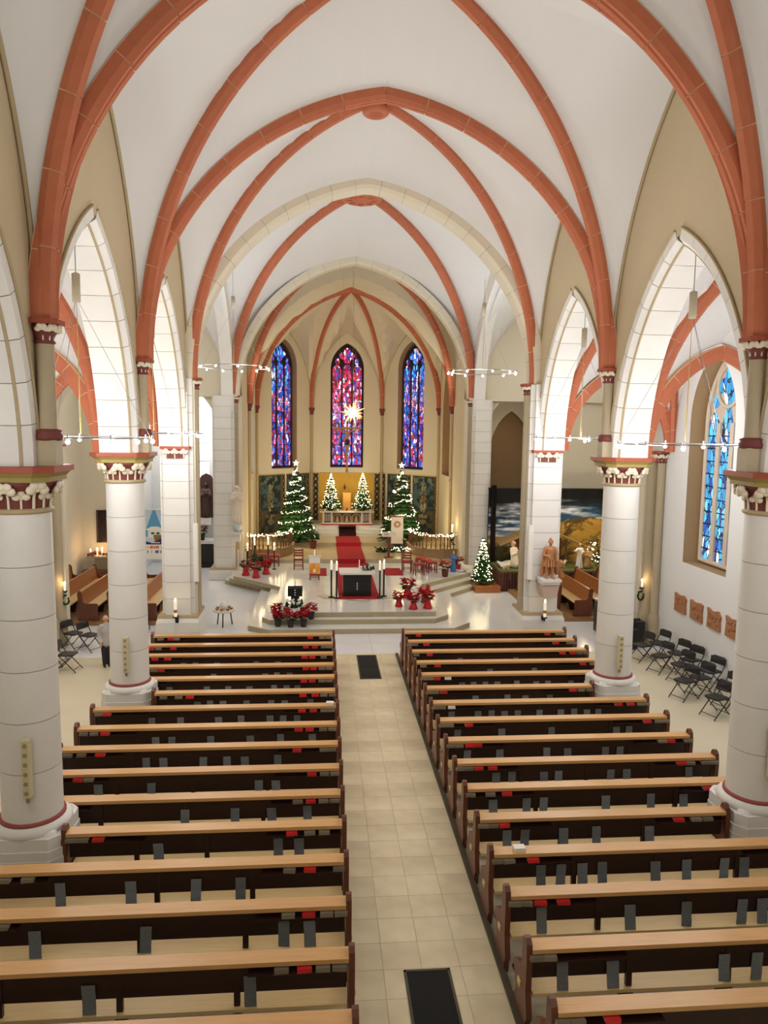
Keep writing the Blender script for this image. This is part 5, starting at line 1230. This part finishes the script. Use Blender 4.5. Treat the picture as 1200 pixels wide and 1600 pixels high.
for k in range(26):
    a = r.random() * 6.28; L = r.uniform(.15, .32); b.add([(0, 0, .3), (L * cos(a), L * sin(a), .42), (L * cos(a + .25), L * sin(a + .25), r.uniform(.36, .6))], [(0, 1, 2)])
b.build('leaves', M_GREEN, t, kind='stuff')
for x, lab in ((-1.05, 'step side'), (-.55, 'altar side')):
    t = thing('red_box', 'small red and white flower crate by the lectern foot, ' + lab, 'crate', (x, 22.36, .45)); MB().b2(-.1, .1, -.08, .08, 0, .14).build('crate_body', M_PADRED, t); MB().b2(-.11, .11, -.09, .09, .14, .19).build('crate_rim', M_WHITE, t)
PF = [(-1.28, 21.72, 'first of the front row on the lowest step', M_RED), (-.90, 21.62, 'low one in the middle below the white vase', M_RED), (-.52, 21.66, 'third on the lowest step', M_RED), (-.30, 21.98, 'behind the front row, towards the altar', M_RED), (-1.35, 22.02, 'behind the front row, outer side', M_RED)]
for k, (x, y, lab, m) in enumerate(PF): pot_plant('poinsettia', 'red poinsettia below the lectern, ' + lab, x, y, .15 if k < 3 else .30, 1.0, M_RED, M_TREESTAND, 40 + k, 'poinsettias below the lectern')
PR = [(2.86, 24.1, 'tallest one at the back', 1.35), (3.34, 23.4, 'behind the front row on the wall side', 1.1), (2.44, 22.85, 'front one nearest the altar', 1.0), (2.86, 22.5, 'front one in the middle', 1.1), (3.32, 22.6, 'front one nearest the side steps', 1.15)]
for k, (x, y, lab, sc) in enumerate(PR): pot_plant('poinsettia', 'foil wrapped red poinsettia at the platform edge, ' + lab, x, y, .45, sc, M_RED, M_WRAP, 60 + k, 'poinsettias at the platform edge', True)
PLf = [(-2.85, 28.0, 'outer one', 1.2), (-2.42, 27.5, 'front one', 1.2), (-2.1, 28.2, 'one by the altar side', 1.2)]
for k, (x, y, lab, sc) in enumerate(PLf): pot_plant('poinsettia', 'foil wrapped poinsettia below the four candles, ' + lab, x, y, .45, sc, M_RED if k else M_MAROON, M_WRAP, 80 + k, 'poinsettias below the candles', True)
pot_plant('potted_plant', 'tall leafed plant in a turquoise pot below the four candles', -2.5, 28.85, .45, 1.4, M_GREEN, mat('turquoise_pot', C(120, 186, 170), .4), 91)
pot_plant('potted_plant', 'orange flowering plant on the side steps beside the blue figure', 4.7, 27.6, .45, 1.3, mat('orange_flower', C(180, 70, 50), .6), M_POTTERY, 92)
pot_plant('poinsettia', 'red poinsettia behind the blue figure', 5.5, 29.15, .45, 1.0, M_RED, M_WRAP, 93)
pot_plant('potted_plant', 'big dark plant in a red urn beside the starred fir tree', -.38, 33.3, .62, 1.6, M_GREEN, M_POTTERY, 94)
# four advent candles
t = thing('candle_group', 'four burning candles on dark stands beside the white robed statue', 'candle stand', (-2.4, 29.3, .45))
for x, y, hh in ((-.50, -.1, .72), (-.26, .3, .88), (.28, .3, .90), (.54, -.1, .74)):
    MB().lathe([(.09, 0), (.09, .02), (.025, .04), (.025, hh), (.06, hh + .02)], 10, (x, y, 0)).build('stand', M_BLACK, t); c = MB().lathe([(.035, hh + .02), (.035, hh + .24)], 10, (x, y, 0)).build('candle', M_CANDLE, t); MB().ball((x, y, hh + .28), .03, 7, 0, 1.8).build('flame', M_FLAME, c)
MB().b2(-.60, .62, .05, .11, .30, .34).build('cross_rail', M_STOOL, t)
t = thing('candle_bundle', 'three tall unlit white candles leaning beside the pier of the statue', 'candle', (-3.1, 28.85, .45))
for k in range(3): MB().lathe([(.03, 0), (.03, .85 - .05 * k)], 8, (-.12 + .13 * k, .05 * k, 0)).build('candle', M_STATUE, t)
light('candle_light', 'POINT', (-2.35, 29.2, 1.75), 10, (1, .66, .34), None, .1)
# stools, chairs
def stool(label, x, y, rz, back=False, pad=M_PADRED):
    t = thing('wooden_chair' if back else 'wooden_stool', label, 'chair' if back else 'stool', (x, y, .45), rz, 'reddish seats of the platform')
    MB().b2(-.2, .2, -.18, .18, .38, .42).build('seat', M_STOOL, t); MB().b2(-.18, .18, -.16, .16, .42, .455).build('cushion', pad, t)
    for a in (-.17, .17):
        for c in (-.15, .15): MB().b2(a - .02, a + .02, c - .02, c + .02, 0, .38 if not (back and c > 0) else .86).build('leg', M_STOOL, t)
    for c in (-.15, .15): MB().b2(-.17, .17, c - .012, c + .012, .14, .17).build('stretcher', M_STOOL, t)
    if back:
        for z_ in (.56, .66, .76): MB().b2(-.17, .17, .14, .165, z_, z_ + .06).build('slat', M_STOOL, t)
    return t
stool('reddish wooden chair on the platform, behind the lectern side red mat', -.9, 29.2, pi, True, M_STOOL)
stool('reddish slatted chair beside the red mat on the poinsettia side', 3.35, 28.55, pi - .3, True)
for x, y, lab in ((3.75, 28.0, 'in front of the slatted chair'), (4.0, 29.3, 'back one of the row by the stone parapet'), (4.15, 28.85, 'middle one of the row by the stone parapet'), (4.3, 28.4, 'front one of the row by the stone parapet'), (-1.9, 30.0, 'beside the four candles'), (-2.45, 30.25, 'behind the four candles')): stool('reddish padded stool ' + lab, x, y, .1)
t = thing('draped_chair', 'low wooden seat draped with a white and orange cloth with a candle', 'chair', (-.25, 27.2, .45))
for a in (-.16, .16):
    for c in (-.14, .14): MB().b2(a - .02, a + .02, c - .02, c + .02, 0, .5).build('leg', M_STOOL, t)
for z_ in (.1, .2): MB().b2(-.16, .16, -.15, -.13, z_, z_ + .03).build('stretcher', M_STOOL, t)
MB().b2(-.19, .19, -.17, .17, .5, .53).build('seat', M_STOOL, t)
picture('printed_drape', lambda u, v, d: Vector((-.20 + .40 * u, -.185 + d, .24 + .66 * v)), 20, 34, lambda u, v: mixc((230, 120, 30), (244, 190, 96), noise(u * 6, v * 6, 3)) if (v < .60 and .03 < u < .97 and (u - .5) ** 2 + (v - .18) ** 2 > .012) else (238, 236, 226), t)
MB().b2(-.24, .24, -.19, -.02, .86, .92).build('top_bar', M_STATUE, t); MB().b2(-.18, .18, -.16, -.1, .53, .86).build('backboard', M_STOOL, t)
c = MB().lathe([(.02, .92), (.02, 1.12)], 8, (0, -.1, 0)).build('candle', M_CANDLE, t)
t = thing('reading_stand', 'white book plate on a slim dark red post near the pulpit panel', 'lectern', (2.83, 30.9, .62))
MB().b2(-.05, .05, -.05, .05, .03, .92).build('post', M_MAROON, t); MB().b2(-.18, .18, -.14, .14, 0, .03).build('foot', M_MAROON, t); MB().extr([(-.12, .90), (.12, 1.05), (.12, 1.08), (-.12, .93)], lambda p, q: (q, p[0], p[1]), -.3, .3).build('book_plate', M_STATUE, t); MB().extr([(-.07, .935), (.05, 1.01), (.05, 1.02), (-.07, .945)], lambda p, q: (q, p[0] - .01, p[1] + .01), -.2, -.02).build('open_page', M_PADRED, t)
t = thing('music_stand', 'thin black stand beside the white book plate', 'stand', (3.5, 30.95, .62)); MB().tube([(0, 0, .02), (0, 0, .75)], .02, 6).lathe([(.13, 0), (.13, .02), (.03, .03)], 12).build('post', M_BLACK, t); MB().b2(-.1, .1, -.06, .06, .74, .78).build('top_plate', M_BLACK, t)
t = thing('pulpit_panel', 'upright pale panel with a round wreath emblem before the looped fir tree', 'panel', (3.35, 32.6, .62))
MB().b2(-.26, .26, -.12, .12, .35, 1.55).build('panel', M_STATUE, t); MB().b2(-.3, .3, -.15, .15, 1.55, 1.6).build('top_board', M_STOOL, t); MB().b2(-.16, .16, -.1, .1, 0, .35).build('post', M_BLACK, t)
b = MB().tube([(.11 * cos(a), -.13, 1.22 + .11 * sin(a)) for a in [2 * pi * k / 18 for k in range(19)]], .035, 6, caps=False); b.build('wreath', M_WOODST, t)
b = MB(); r = random.Random(8)
for k in range(60):
    a = r.random() * 6.28; q = r.uniform(.2, .75); b.add([(q * .5 * cos(a), q * .3 * sin(a), r.uniform(0, .2)), (q * cos(a), q * .45 * sin(a), r.uniform(0, .25)), (q * cos(a + .25), q * .45 * sin(a + .25), r.uniform(.1, .35))], [(0, 1, 2)])
t = thing('fir_twigs', 'heap of dark fir twigs below the pulpit panel', 'twigs', (2.95, 31.9, .62)); b.build('twigs', M_GREEN, t, kind='stuff')
b = MB()
for k in range(40): b.ball((r.uniform(.1, .9), r.uniform(-.25, .1), r.uniform(.12, .3)), .018, 5)
b.build('fairy_lights', M_FAIRY, t, kind='stuff')
# parapets with railing and light chain
def parapet(label, s):
    t = thing('parapet', label, 'railing', (XE + s * 3.35, 31.9, .45)); pts = [(-.75 * s, .9), (-.7 * s, -.1), (-.3 * s, -.95), (.45 * s, -1.25), (1.0 * s, -1.1)]
    def path(z0, z1, th, nm, m):
        b = MB()
        for (x0, y0), (x1, y1) in zip(pts[:-1], pts[1:]):
            d = Vector((x1 - x0, y1 - y0)); L = d.length; b.box(((x0 + x1) / 2, (y0 + y1) / 2, (z0 + z1) / 2), (L + th * .7, th, z1 - z0), atan2(d.y, d.x))
        return b.build(nm, m, t)
    path(0, .50, .16, 'stone_base', M_PARAPET); path(.50, .55, .22, 'coping', M_PARAPET); path(1.12, 1.17, .07, 'handrail', M_PEWEND)
    for (x0, y0), (x1, y1) in zip(pts[:-1], pts[1:]):
        for k in range(4): q = (k + .5) / 4; MB().lathe([(.02, .55), (.03, .7), (.018, .85), (.03, 1.0), (.02, 1.13)], 6, (x0 + (x1 - x0) * q, y0 + (y1 - y0) * q, 0)).build('baluster', M_PEWEND, t)
    b = MB(); r = random.Random(9)
    for (x0, y0), (x1, y1) in zip(pts[:-1], pts[1:]):
        for k in range(26): q = (k + r.random()) / 26; b.ball((x0 + (x1 - x0) * q + r.uniform(-.05, .05), y0 + (y1 - y0) * q - .06, 1.17 + r.uniform(-.05, .07) - .05 * sin(q * pi)), .016, 5)
    b.build('fairy_lights', M_FAIRY, t, kind='stuff')
parapet('stone parapet with rail and light chain beside the pulpit panel', 1)
parapet('stone parapet with rail and light chain behind the four candles', -1)
for s in (-1, 1): light('chain_glow', 'POINT', (XE + s * 3.2, 30.3, 1.8), 8, (1, .78, .4), None, .3)

# ------------------------------------------------------------------ statues on the piers
t = thing('stone_statue', 'white robed statue holding a child, on the pier beside the four candles', 'statue', (-3.3, 29.28, 1.95))
MB().b2(-.22, .22, -.2, .2, -.1, 0).prism([(-.12, -.1), (.12, -.1), (.12, .15), (-.12, .15)], -.4, -.1).build('console', M_STONE, t)
MB().ball((0, 0, .19), .2, 14).build('globe', mat('pale_globe', C(190, 206, 206), .5, .2, 6), t)

def statue_fig(t, H, m, arms, z, kneel=False, hair=None, skin=None, robe=None):
    n0 = set(t.children); robed(t, H, robe or m, skin or m, arms, hair, kneel)
    for c in t.children:
        if c not in n0: c.location.z = z
statue_fig(t, 1.5, M_STATUE, 'fold', .36)
for c in list(t.children):
    if c.name.startswith('hands'): pass
body('child', [((.13, -.16, 1.40), (.12, -.15, 1.58), .06, .05), ((.12, -.17, 1.68), (.12, -.17, 1.70), .045, .045), ((.1, -.2, 1.52), (.02, -.24, 1.55), .02, .016), ((.14, -.18, 1.40), (.08, -.24, 1.28), .03, .022)], M_STATUE, t, .018)
body('mantle', [((-.12, .05, 1.45), (-.16, .06, .45), .10, .08), ((.12, .06, 1.45), (.14, .06, .55), .09, .08), ((0, .05, 1.72), (0, .06, 1.5), .085, .1)], M_STATUE, t, .025)

t = thing('wooden_warrior', 'carved wooden warrior in helmet and tunic on the square pier', 'statue', (6.05, 19.02, 2.07))
WARRIOR = t
MB().b2(-.3, .3, -.24, .34, -.02, .06).build('plinth', M_STONE, t); MB().prism([(-.27, -.2), (.27, -.2), (.27, .3), (-.27, .3)], -.10, -.02).build('plinth_moulding', M_STONE, t)
MB().extr([(-.27, -.1), (.27, -.1), (.19, -.5), (-.19, -.5)], lambda p, q: (p[0], q, p[1]), -.16, .3).build('console', mat('pink_stone', C(196, 172, 158), .7, .06, 8), t)
body('body', [((-.09, -.02, .09), (-.10, -.02, .30), .04, .05), ((-.10, -.02, .30), (-.06, 0, .56), .055, .075), ((.07, -.05, .09), (.08, -.04, .30), .04, .05), ((.08, -.04, .30), (.05, 0, .56), .055, .075), ((-.10, -.08, .075), (-.11, -.14, .07), .035, .028), ((.08, -.1, .075), (.10, -.17, .07), .035, .028),
    ((0, 0, .58), (0, 0, .90), .115, .12), ((-.1, 0, .96), (.1, 0, .96), .055, .055), ((0, 0, 1.0), (0, -.01, 1.06), .042, .042), ((0, -.02, 1.11), (0, -.02, 1.14), .058, .06), ((0, -.08, 1.10), (0, -.085, 1.115), .014, .012),
    ((-.15, 0, .95), (-.21, -.02, .76), .052, .045), ((-.21, -.02, .76), (-.06, -.14, .72), .043, .034), ((.15, 0, .95), (.20, -.05, .76), .052, .045), ((.20, -.05, .76), (.16, -.16, .64), .043, .034)], M_WOODST, t, .017)
b = MB()
for k in range(12):
    a = 2 * pi * k / 12; b.tube([(.12 * cos(a), .11 * sin(a), .66), (.17 * cos(a), .15 * sin(a), .42)], [.025, .04], 6)
b.build('tunic_skirt', M_WOODST, t); MB().lathe([(.135, .62), (.14, .66), (.13, .7)], 14).build('belt', M_WOODST, t)
MB().lathe([(.078, 1.12), (.075, 1.17), (.05, 1.215), (.01, 1.225)], 14, (0, -.015, 0)).extr([(-.10, 1.20), (.0, 1.27), (.10, 1.22), (.10, 1.18), (0, 1.21)], lambda p, q: (q, p[0], p[1]), -.015, .015).build('helmet', M_WOODST, t)
b = body('cloak', [((-.1, .1, .95), (-.2, .12, .15), .07, .06), ((.1, .1, .95), (.24, .1, .2), .07, .07), ((0, .12, .9), (0, .12, .2), .09, .09)], M_WOODST, t, .03)
b = MB()
for sg in (-1, 1):
    c = Vector((-.06, -.15, .72)) if sg < 0 else Vector((.155, -.17, .63)); b.ball(c, .03, 7)
    for k in range(4): b.tube([c + Vector((.012 * (k - 1.5), -.02, 0)), c + Vector((.014 * (k - 1.5), -.05, -.015)), c + Vector((.012 * (k - 1.5), -.05, -.04))], [.009, .008, .006], 5)
    b.tube([c + Vector((.02, -.01, .01)), c + Vector((.03, -.04, .02))], .008, 5)
b.build('hands', M_WOODST, t)
MB().lathe([(.07, 0), (.08, .03), (.095, .2), (.1, .22), (.08, .23)], 12, (0, 0, 0)).build('bucket', M_WOODST, t)
for c in t.children:
    if c.name.startswith('bucket'): c.location = (.18, -.20, .42); c.rotation_euler = (.35, .5, 0)
MB().tube([(.10, -.16, .78), (.30, -.14, .30), (.36, -.1, .12)], [.02, .045, .06], 8).build('banner_cloth', M_WOODST, t); t.scale = (.9,) * 3

# pillar candles on the piers and sconces
def pillar_candle(label, x, y, z):
    t = thing('pillar_candle', label, 'candle', (x, y, z)); MB().tube([(0, .20, -.12), (0, .0, -.10), (0, 0, -.02)], .014, 6).b2(-.04, .04, .17, .21, -.2, .0).build('wall_bracket', M_BLACK, t)
    MB().lathe([(.02, -.04), (.07, -.01), (.07, .01), (.03, .02)], 12).build('drip_pan', M_BLACK, t); c = MB().lathe([(.042, .01), (.042, .42)], 12).build('candle', M_CANDLE, t); MB().ball((0, 0, .46), .022, 7, 0, 1.8).build('flame', M_FLAME, c)
    MB().lathe([(.0435, .12), (.0435, .2)], 12).build('candle_emblem', M_GILT, t)
pillar_candle('white pillar candle on a black bracket on the pier by the bowl table', -3.73, 19.04, 1.14)
pillar_candle('white pillar candle below the carved warrior', 5.97, 19.04, 1.05)
for x, y, z, s, lab in ((-6.95, 20.6, 1.52, -1, 'by the side pews on the person side'), (9.25, 20.55, 1.55, 1, 'above the black suitcases')):
    t = thing('wall_sconce', 'burning candle with a dark wreath, wall corner ' + lab, 'sconce', (x, y, z)); MB().tube([(0, .06, -.05), (0, -.12, -.05), (0, -.12, 0)], .014, 6).lathe([(.02, -.02), (.06, 0), (.06, .015)], 10, (0, -.12, 0)).build('arm', M_BLACK, t)
    c = MB().lathe([(.03, .015), (.03, .17)], 10, (0, -.12, 0)).build('candle', M_CANDLE, t); MB().ball((0, -.12, .215), .03, 7, 0, 1.8).build('flame', M_FLAME, c)
    b = MB(); r = random.Random(2)
    for k in range(40):
        a = r.random() * 6.28; b.ball((.08 * cos(a), -.07 + r.uniform(-.03, .03), -.25 + .13 * sin(a)), .03, 5)
    b.build('wreath', M_GREEN, t, kind='stuff'); light('sconce_light', 'POINT', (0, -.3, .3), 3.0, (1, .66, .34), t, .05)
t = thing('wall_sconce', 'burning candle sconce with fir twigs on the choir wall past the parapet', 'sconce', (5.6, 31.3, 1.62)); MB().tube([(.15, 0, -.05), (0, 0, -.05), (0, 0, 0)], .014, 6).lathe([(.02, -.02), (.07, 0), (.07, .02)], 10).build('arm', M_BLACK, t)
c = MB().lathe([(.04, .02), (.04, .26)], 10).build('candle', M_CANDLE, t); MB().ball((0, 0, .31), .035, 7, 0, 1.8).build('flame', M_FLAME, c)
b = MB(); r = random.Random(6)
for k in range(50): b.ball((r.uniform(-.1, .12), r.uniform(-.1, .1), r.uniform(-.5, -.02)), .035, 5)
b.build('twigs', M_GREEN, t, kind='stuff'); light('sconce_light', 'POINT', (-.05, -.15, .45), 5, (1, .66, .34), t, .05)

# side chapel: dark statue, altar
t = thing('dark_statue', 'dark carved statue on a white console in the side chapel', 'statue', (-5.05, 32.95, 2.05)); MB().b2(-.22, .22, -.18, .2, -.30, 0).build('console', M_STONE, t)
MB().extr([(-.36, 0), (.36, 0), (.36, 1.55), (.2, 1.85), (0, 1.95), (-.2, 1.85), (-.36, 1.55)], lambda p, q: (p[0], q, p[1]), .08, .2).build('shrine_board', M_DARKST, t); statue_fig(t, 1.6, M_DARKST, 'fold', .0)
t = thing('side_altar', 'black side altar with a white top in the side chapel', 'altar', (-5.1, 32.5, 0)); MB().b2(-.75, .75, -.35, .45, .15, 1.02).b2(-.85, .85, -.5, .5, 0, .15).build('base', M_BLACK, t); MB().b2(-.85, .85, -.45, .5, 1.02, 1.15).build('slab', M_STONE, t)
pot_plant('potted_plant', 'dark poinsettia on the side altar', -5.15, 32.3, 1.15, 1.3, M_MAROON, M_TREESTAND, 97)
t = thing('altar_candle', 'burning candle beside the plant on the side altar', 'candle', (-4.55, 32.3, 1.15)); MB().lathe([(.05, 0), (.05, .03), (.03, .04), (.03, .42)], 10).build('candle', M_CANDLE, t); MB().ball((0, 0, .47), .035, 7, 0, 1.8).build('flame', M_FLAME, t)
# bowl table
t = thing('bowl_table', 'round white table with bowls on the marble floor behind the first pew', 'table', (-2.95, 22.45, 0)); MB().lathe([(.30, .44), (.33, .46), (.33, .49), (.30, .5)], 24).build('table_top', M_STATUE, t)
for k in range(3): a = k * 2.09 + .5; MB().tube([(.26 * cos(a), .26 * sin(a), 0), (.2 * cos(a), .2 * sin(a), .45)], .02, 6).build('leg', M_BLACK, t)
b = MB()
for k in range(7): a = k * .9; b.lathe([(.03, .5), (.05, .54), (.05, .56)], 10, (.22 * cos(a), .22 * sin(a), 0))
b.build('dishes', M_TERRA, t, kind='stuff'); MB().lathe([(.05, .5), (.12, .58), (.13, .66), (.05, .75)], 12).build('cover', M_WHITE, t)
# suitcases by the chairs
for x, y, w_, d_, h_, lab in ((8.62, 19.7, .34, .46, .55, 'small one beside the round column'), (8.98, 20.05, .36, .4, .68, 'big one by the wall corner'), (8.6, 21.3, .7, .4, .95, 'black cabinet with a white sheet on top')):
    t = thing('black_case', 'black case by the folding chairs, ' + lab, 'case', (x, y, 0), .1)
    hx, hy = w_ / 2, d_ / 2; MB().prism(cham(1, .12) and [(-hx + .04, -hy), (hx - .04, -hy), (hx, -hy + .04), (hx, hy - .04), (hx - .04, hy), (-hx + .04, hy), (-hx, hy - .04), (-hx, -hy + .04)], .04, h_).build('shell', M_CHAIR, t)
    MB().b2(-hx * .5, hx * .5, -.02, .02, h_, h_ + .02).b2(-hx * .5, -hx * .4, -.02, .02, h_, h_ + .05).b2(hx * .4, hx * .5, -.02, .02, h_, h_ + .05).b2(-hx * .5, hx * .5, -.02, .02, h_ + .04, h_ + .06).build('handle', M_BLACK, t)
    for a in (-1, 1):
        for c in (-1, 1): MB().lathe([(.02, 0), (.025, .02), (.02, .045)], 8, (a * hx * .7, c * hy * .7, 0)).build('wheel', M_BLACK, t)
    if h_ > .9: MB().b2(-hx, hx, -hy, hy, h_ + .061, h_ + .07).build('white_sheet', M_WHITE, t)

# ------------------------------------------------------------------ crib
t = thing('crib_stage', 'long crib table fronted with bark logs under the painted backdrop', 'table', (8.95, 27.95, 0))
MB().b2(-2.2, 2.3, -.9, .95, .70, .78).build('table_top', M_MOSS, t)
lg = []
for k in range(42):
    m_ = MB().lathe([(.05, 0), (.058, .2), (.05, .5), (.055, .72)], 7, (0, 0, 0), 0, False) if k == 0 else None
    if m_: lg.append(m_.build('log', mat('bark_logs', C(88, 52, 44), .9, .4, 7, .5, 25, objvar=.25), t))
    else: o = lg[0].copy(); COL.objects.link(o); lg.append(o)
    o = lg[-1]; o.location = (-2.15 + k * .107, -.93 + .02 * (k % 3), 0) if k < 34 else (-2.22, -.85 + (k - 34) * .12, 0); o.rotation_euler = (0, 0, k * .9)
    if k >= 34: o.location = (-2.22, -.82 + (k - 34) * .22, 0)
t = thing('stable', 'wooden crib stable with a thatched roof before the backdrop', 'stable', (8.55, 28.35, .78))
for x in (-1.0, -.35, .35, 1.0): MB().tube([(x, -.3, 0), (x, -.3, 1.05 + .35 * (1 - abs(x)))], .045, 7).build('post', M_CRIBWOOD, t)
for k in range(16): MB().b2(-1.0 + .125 * k + .004, -1.0 + .125 * (k + 1) - .004, .32, .36, 0, 1.0 + .32 * (1 - abs(-1 + .125 * k + .06))).build('plank', mat('stable_planks', C(120, 60, 50), .8, .3, 5, objvar=.2), t)
for s in (-1, 1):
    MB().extr([(0, 1.52), (s * 1.65, .80), (s * 1.65, .88), (0, 1.62)], lambda p, q: (p[0], q, p[1]), -.42, .45).build('roof', M_THATCH, t)
    MB().tube([(0, -.44, 1.54), (s * 1.68, -.44, .82)], .04, 6).build('roof_beam', M_THATCH, t)
def crib_fig(label, x, y, H, robe, arms, rz, kneel=False, hair=None, z=.78):
    t = thing('crib_figure', label, 'figurine', (x, y, z), rz, 'crib figures'); robed(t, H, robe, M_SKIN, arms, hair, kneel); return t
M_RO = mat('ochre_robe', C(176, 140, 90), .8); M_CR = mat('cream_robe', C(232, 222, 200), .7)
crib_fig('white robed angel crib figure reaching out before the stable', 9.9, 27.5, 1.0, M_WHITE, 'reach', .2, False, M_GILT)
crib_fig('brown cloaked kneeling crib figure beside the white angel', 10.25, 27.45, 1.15, M_RO, 'fold', -.9, True, M_BARK)
crib_fig('kneeling crib figure in a white robe beside the stable wall', 7.35, 27.65, 1.35, M_CR, 'fold', .6, True, M_SKIN)
crib_fig('small ochre crib figure inside the stable', 9.2, 28.25, .7, M_RO, 'fold', .1, False, M_BARK)
def sheep(label, x, y, rz, sc=1., z=.78):
    t = thing('crib_sheep', label, 'figurine', (x, y, z), rz, 'crib sheep')
    body('fleece', [((-.10, 0, .15), (.08, 0, .16), .065, .068), ((.09, 0, .19), (.15, 0, .24), .045, .035), ((.15, 0, .245), (.21, 0, .225), .034, .022), ((-.16, 0, .16), (-.18, 0, .10), .018, .014)] + [((a, c, .12), (a + (.01 if a < 0 else 0), c, .06), .022, .014) for a in (-.10, .07) for c in (-.035, .035)] + [((a + .01, c, .06), (a, c, .012), .013, .012) for a in (-.10, .07) for c in (-.035, .035)], M_CR, t, .009)
    b = MB()
    for c in (-1, 1): b.ball((.14, c * .04, .265), .016, 6, 0, .6)
    b.build('ears', M_CR, t); t.scale = (sc,) * 3; return t
for k, (x, y, rz, lab) in enumerate(((6.98, 27.25, .4, 'nearest the slim fir tree'), (7.85, 27.35, 2.6, 'behind the kneeling figure'), (8.75, 27.4, 2.9, 'before the stable posts'), (9.25, 27.55, .5, 'beside the white angel'), (10.95, 27.4, 2.2, 'by the lit greenery'))): sheep('small white crib sheep ' + lab, x, y, rz, 1.15)
t = thing('open_book', 'open white book on the crib table beside the slim fir tree', 'book', (6.98, 27.8, .78), .3)
MB().extr([(-.22, .06), (0, .0), (.22, .06), (.22, .10), (0, .04), (-.22, .10)], lambda p, q: (p[0], q * .8 - .1, p[1] + .35 * (q + .2)), -.18, .22).build('pages', M_WHITE, t); MB().b2(-.15, .15, -.1, .12, 0, .1).build('book_rest', M_CRIBWOOD, t)
t = thing('lit_greenery', 'bush of lit greenery at the wall end of the crib', 'bush', (10.95, 28.3, .78)); b = MB(); g = MB(); r = random.Random(12)
for k in range(260):
    a, q = r.random() * 6.28, r.uniform(.05, .5); z_ = r.uniform(.05, .95); L = r.uniform(.08, .16); c = Vector((q * cos(a), q * .7 * sin(a), z_)); d = Vector((cos(a), sin(a), r.uniform(-.4, .6))); s_ = Vector((-sin(a), cos(a), 0))
    b.add([c, c + d * L + s_ * L * .3, c + d * L * 1.3, c + d * L - s_ * L * .3], [(0, 1, 2, 3)])
    if k % 4 == 0: g.ball(c + d * L, .022, 5)
b.build('leaves', M_NEEDLE, t, kind='stuff'); g.build('fairy_lights', M_FAIRY, t, kind='stuff'); MB().tube([(0, 0, 0), (0, 0, .7)], .03, 6).build('stem', M_BARK, t)
light('crib_light', 'POINT', (10.2, 27.2, 2.6), 34, (1, .82, .5), None, .15); light('crib_light', 'POINT', (7.6, 26.9, 2.6), 26, (1, .85, .6), None, .15)
t = thing('blue_figure', 'small blue robed figure on the platform step', 'statue', (5.2, 28.6, .45)); robed(t, .85, M_BLUE, M_SKIN, 'fold', M_BLUE)
t = thing('white_lamb', 'white lamb figure lying at the foot of the pier behind the blue figure', 'statue', (5.72, 28.45, .45), 2.6)
body('fleece', [((-.16, 0, .17), (.14, 0, .18), .13, .13), ((.16, 0, .24), (.26, 0, .36), .08, .06), ((.26, 0, .37), (.37, 0, .33), .06, .04), ((.16, -.09, .06), (.34, -.09, .045), .045, .035), ((.16, .09, .06), (.34, .09, .045), .045, .035), ((-.2, -.1, .08), (-.06, -.13, .045), .07, .04), ((-.2, .1, .08), (-.06, .13, .045), .07, .04)], M_STATUE, t, .018)
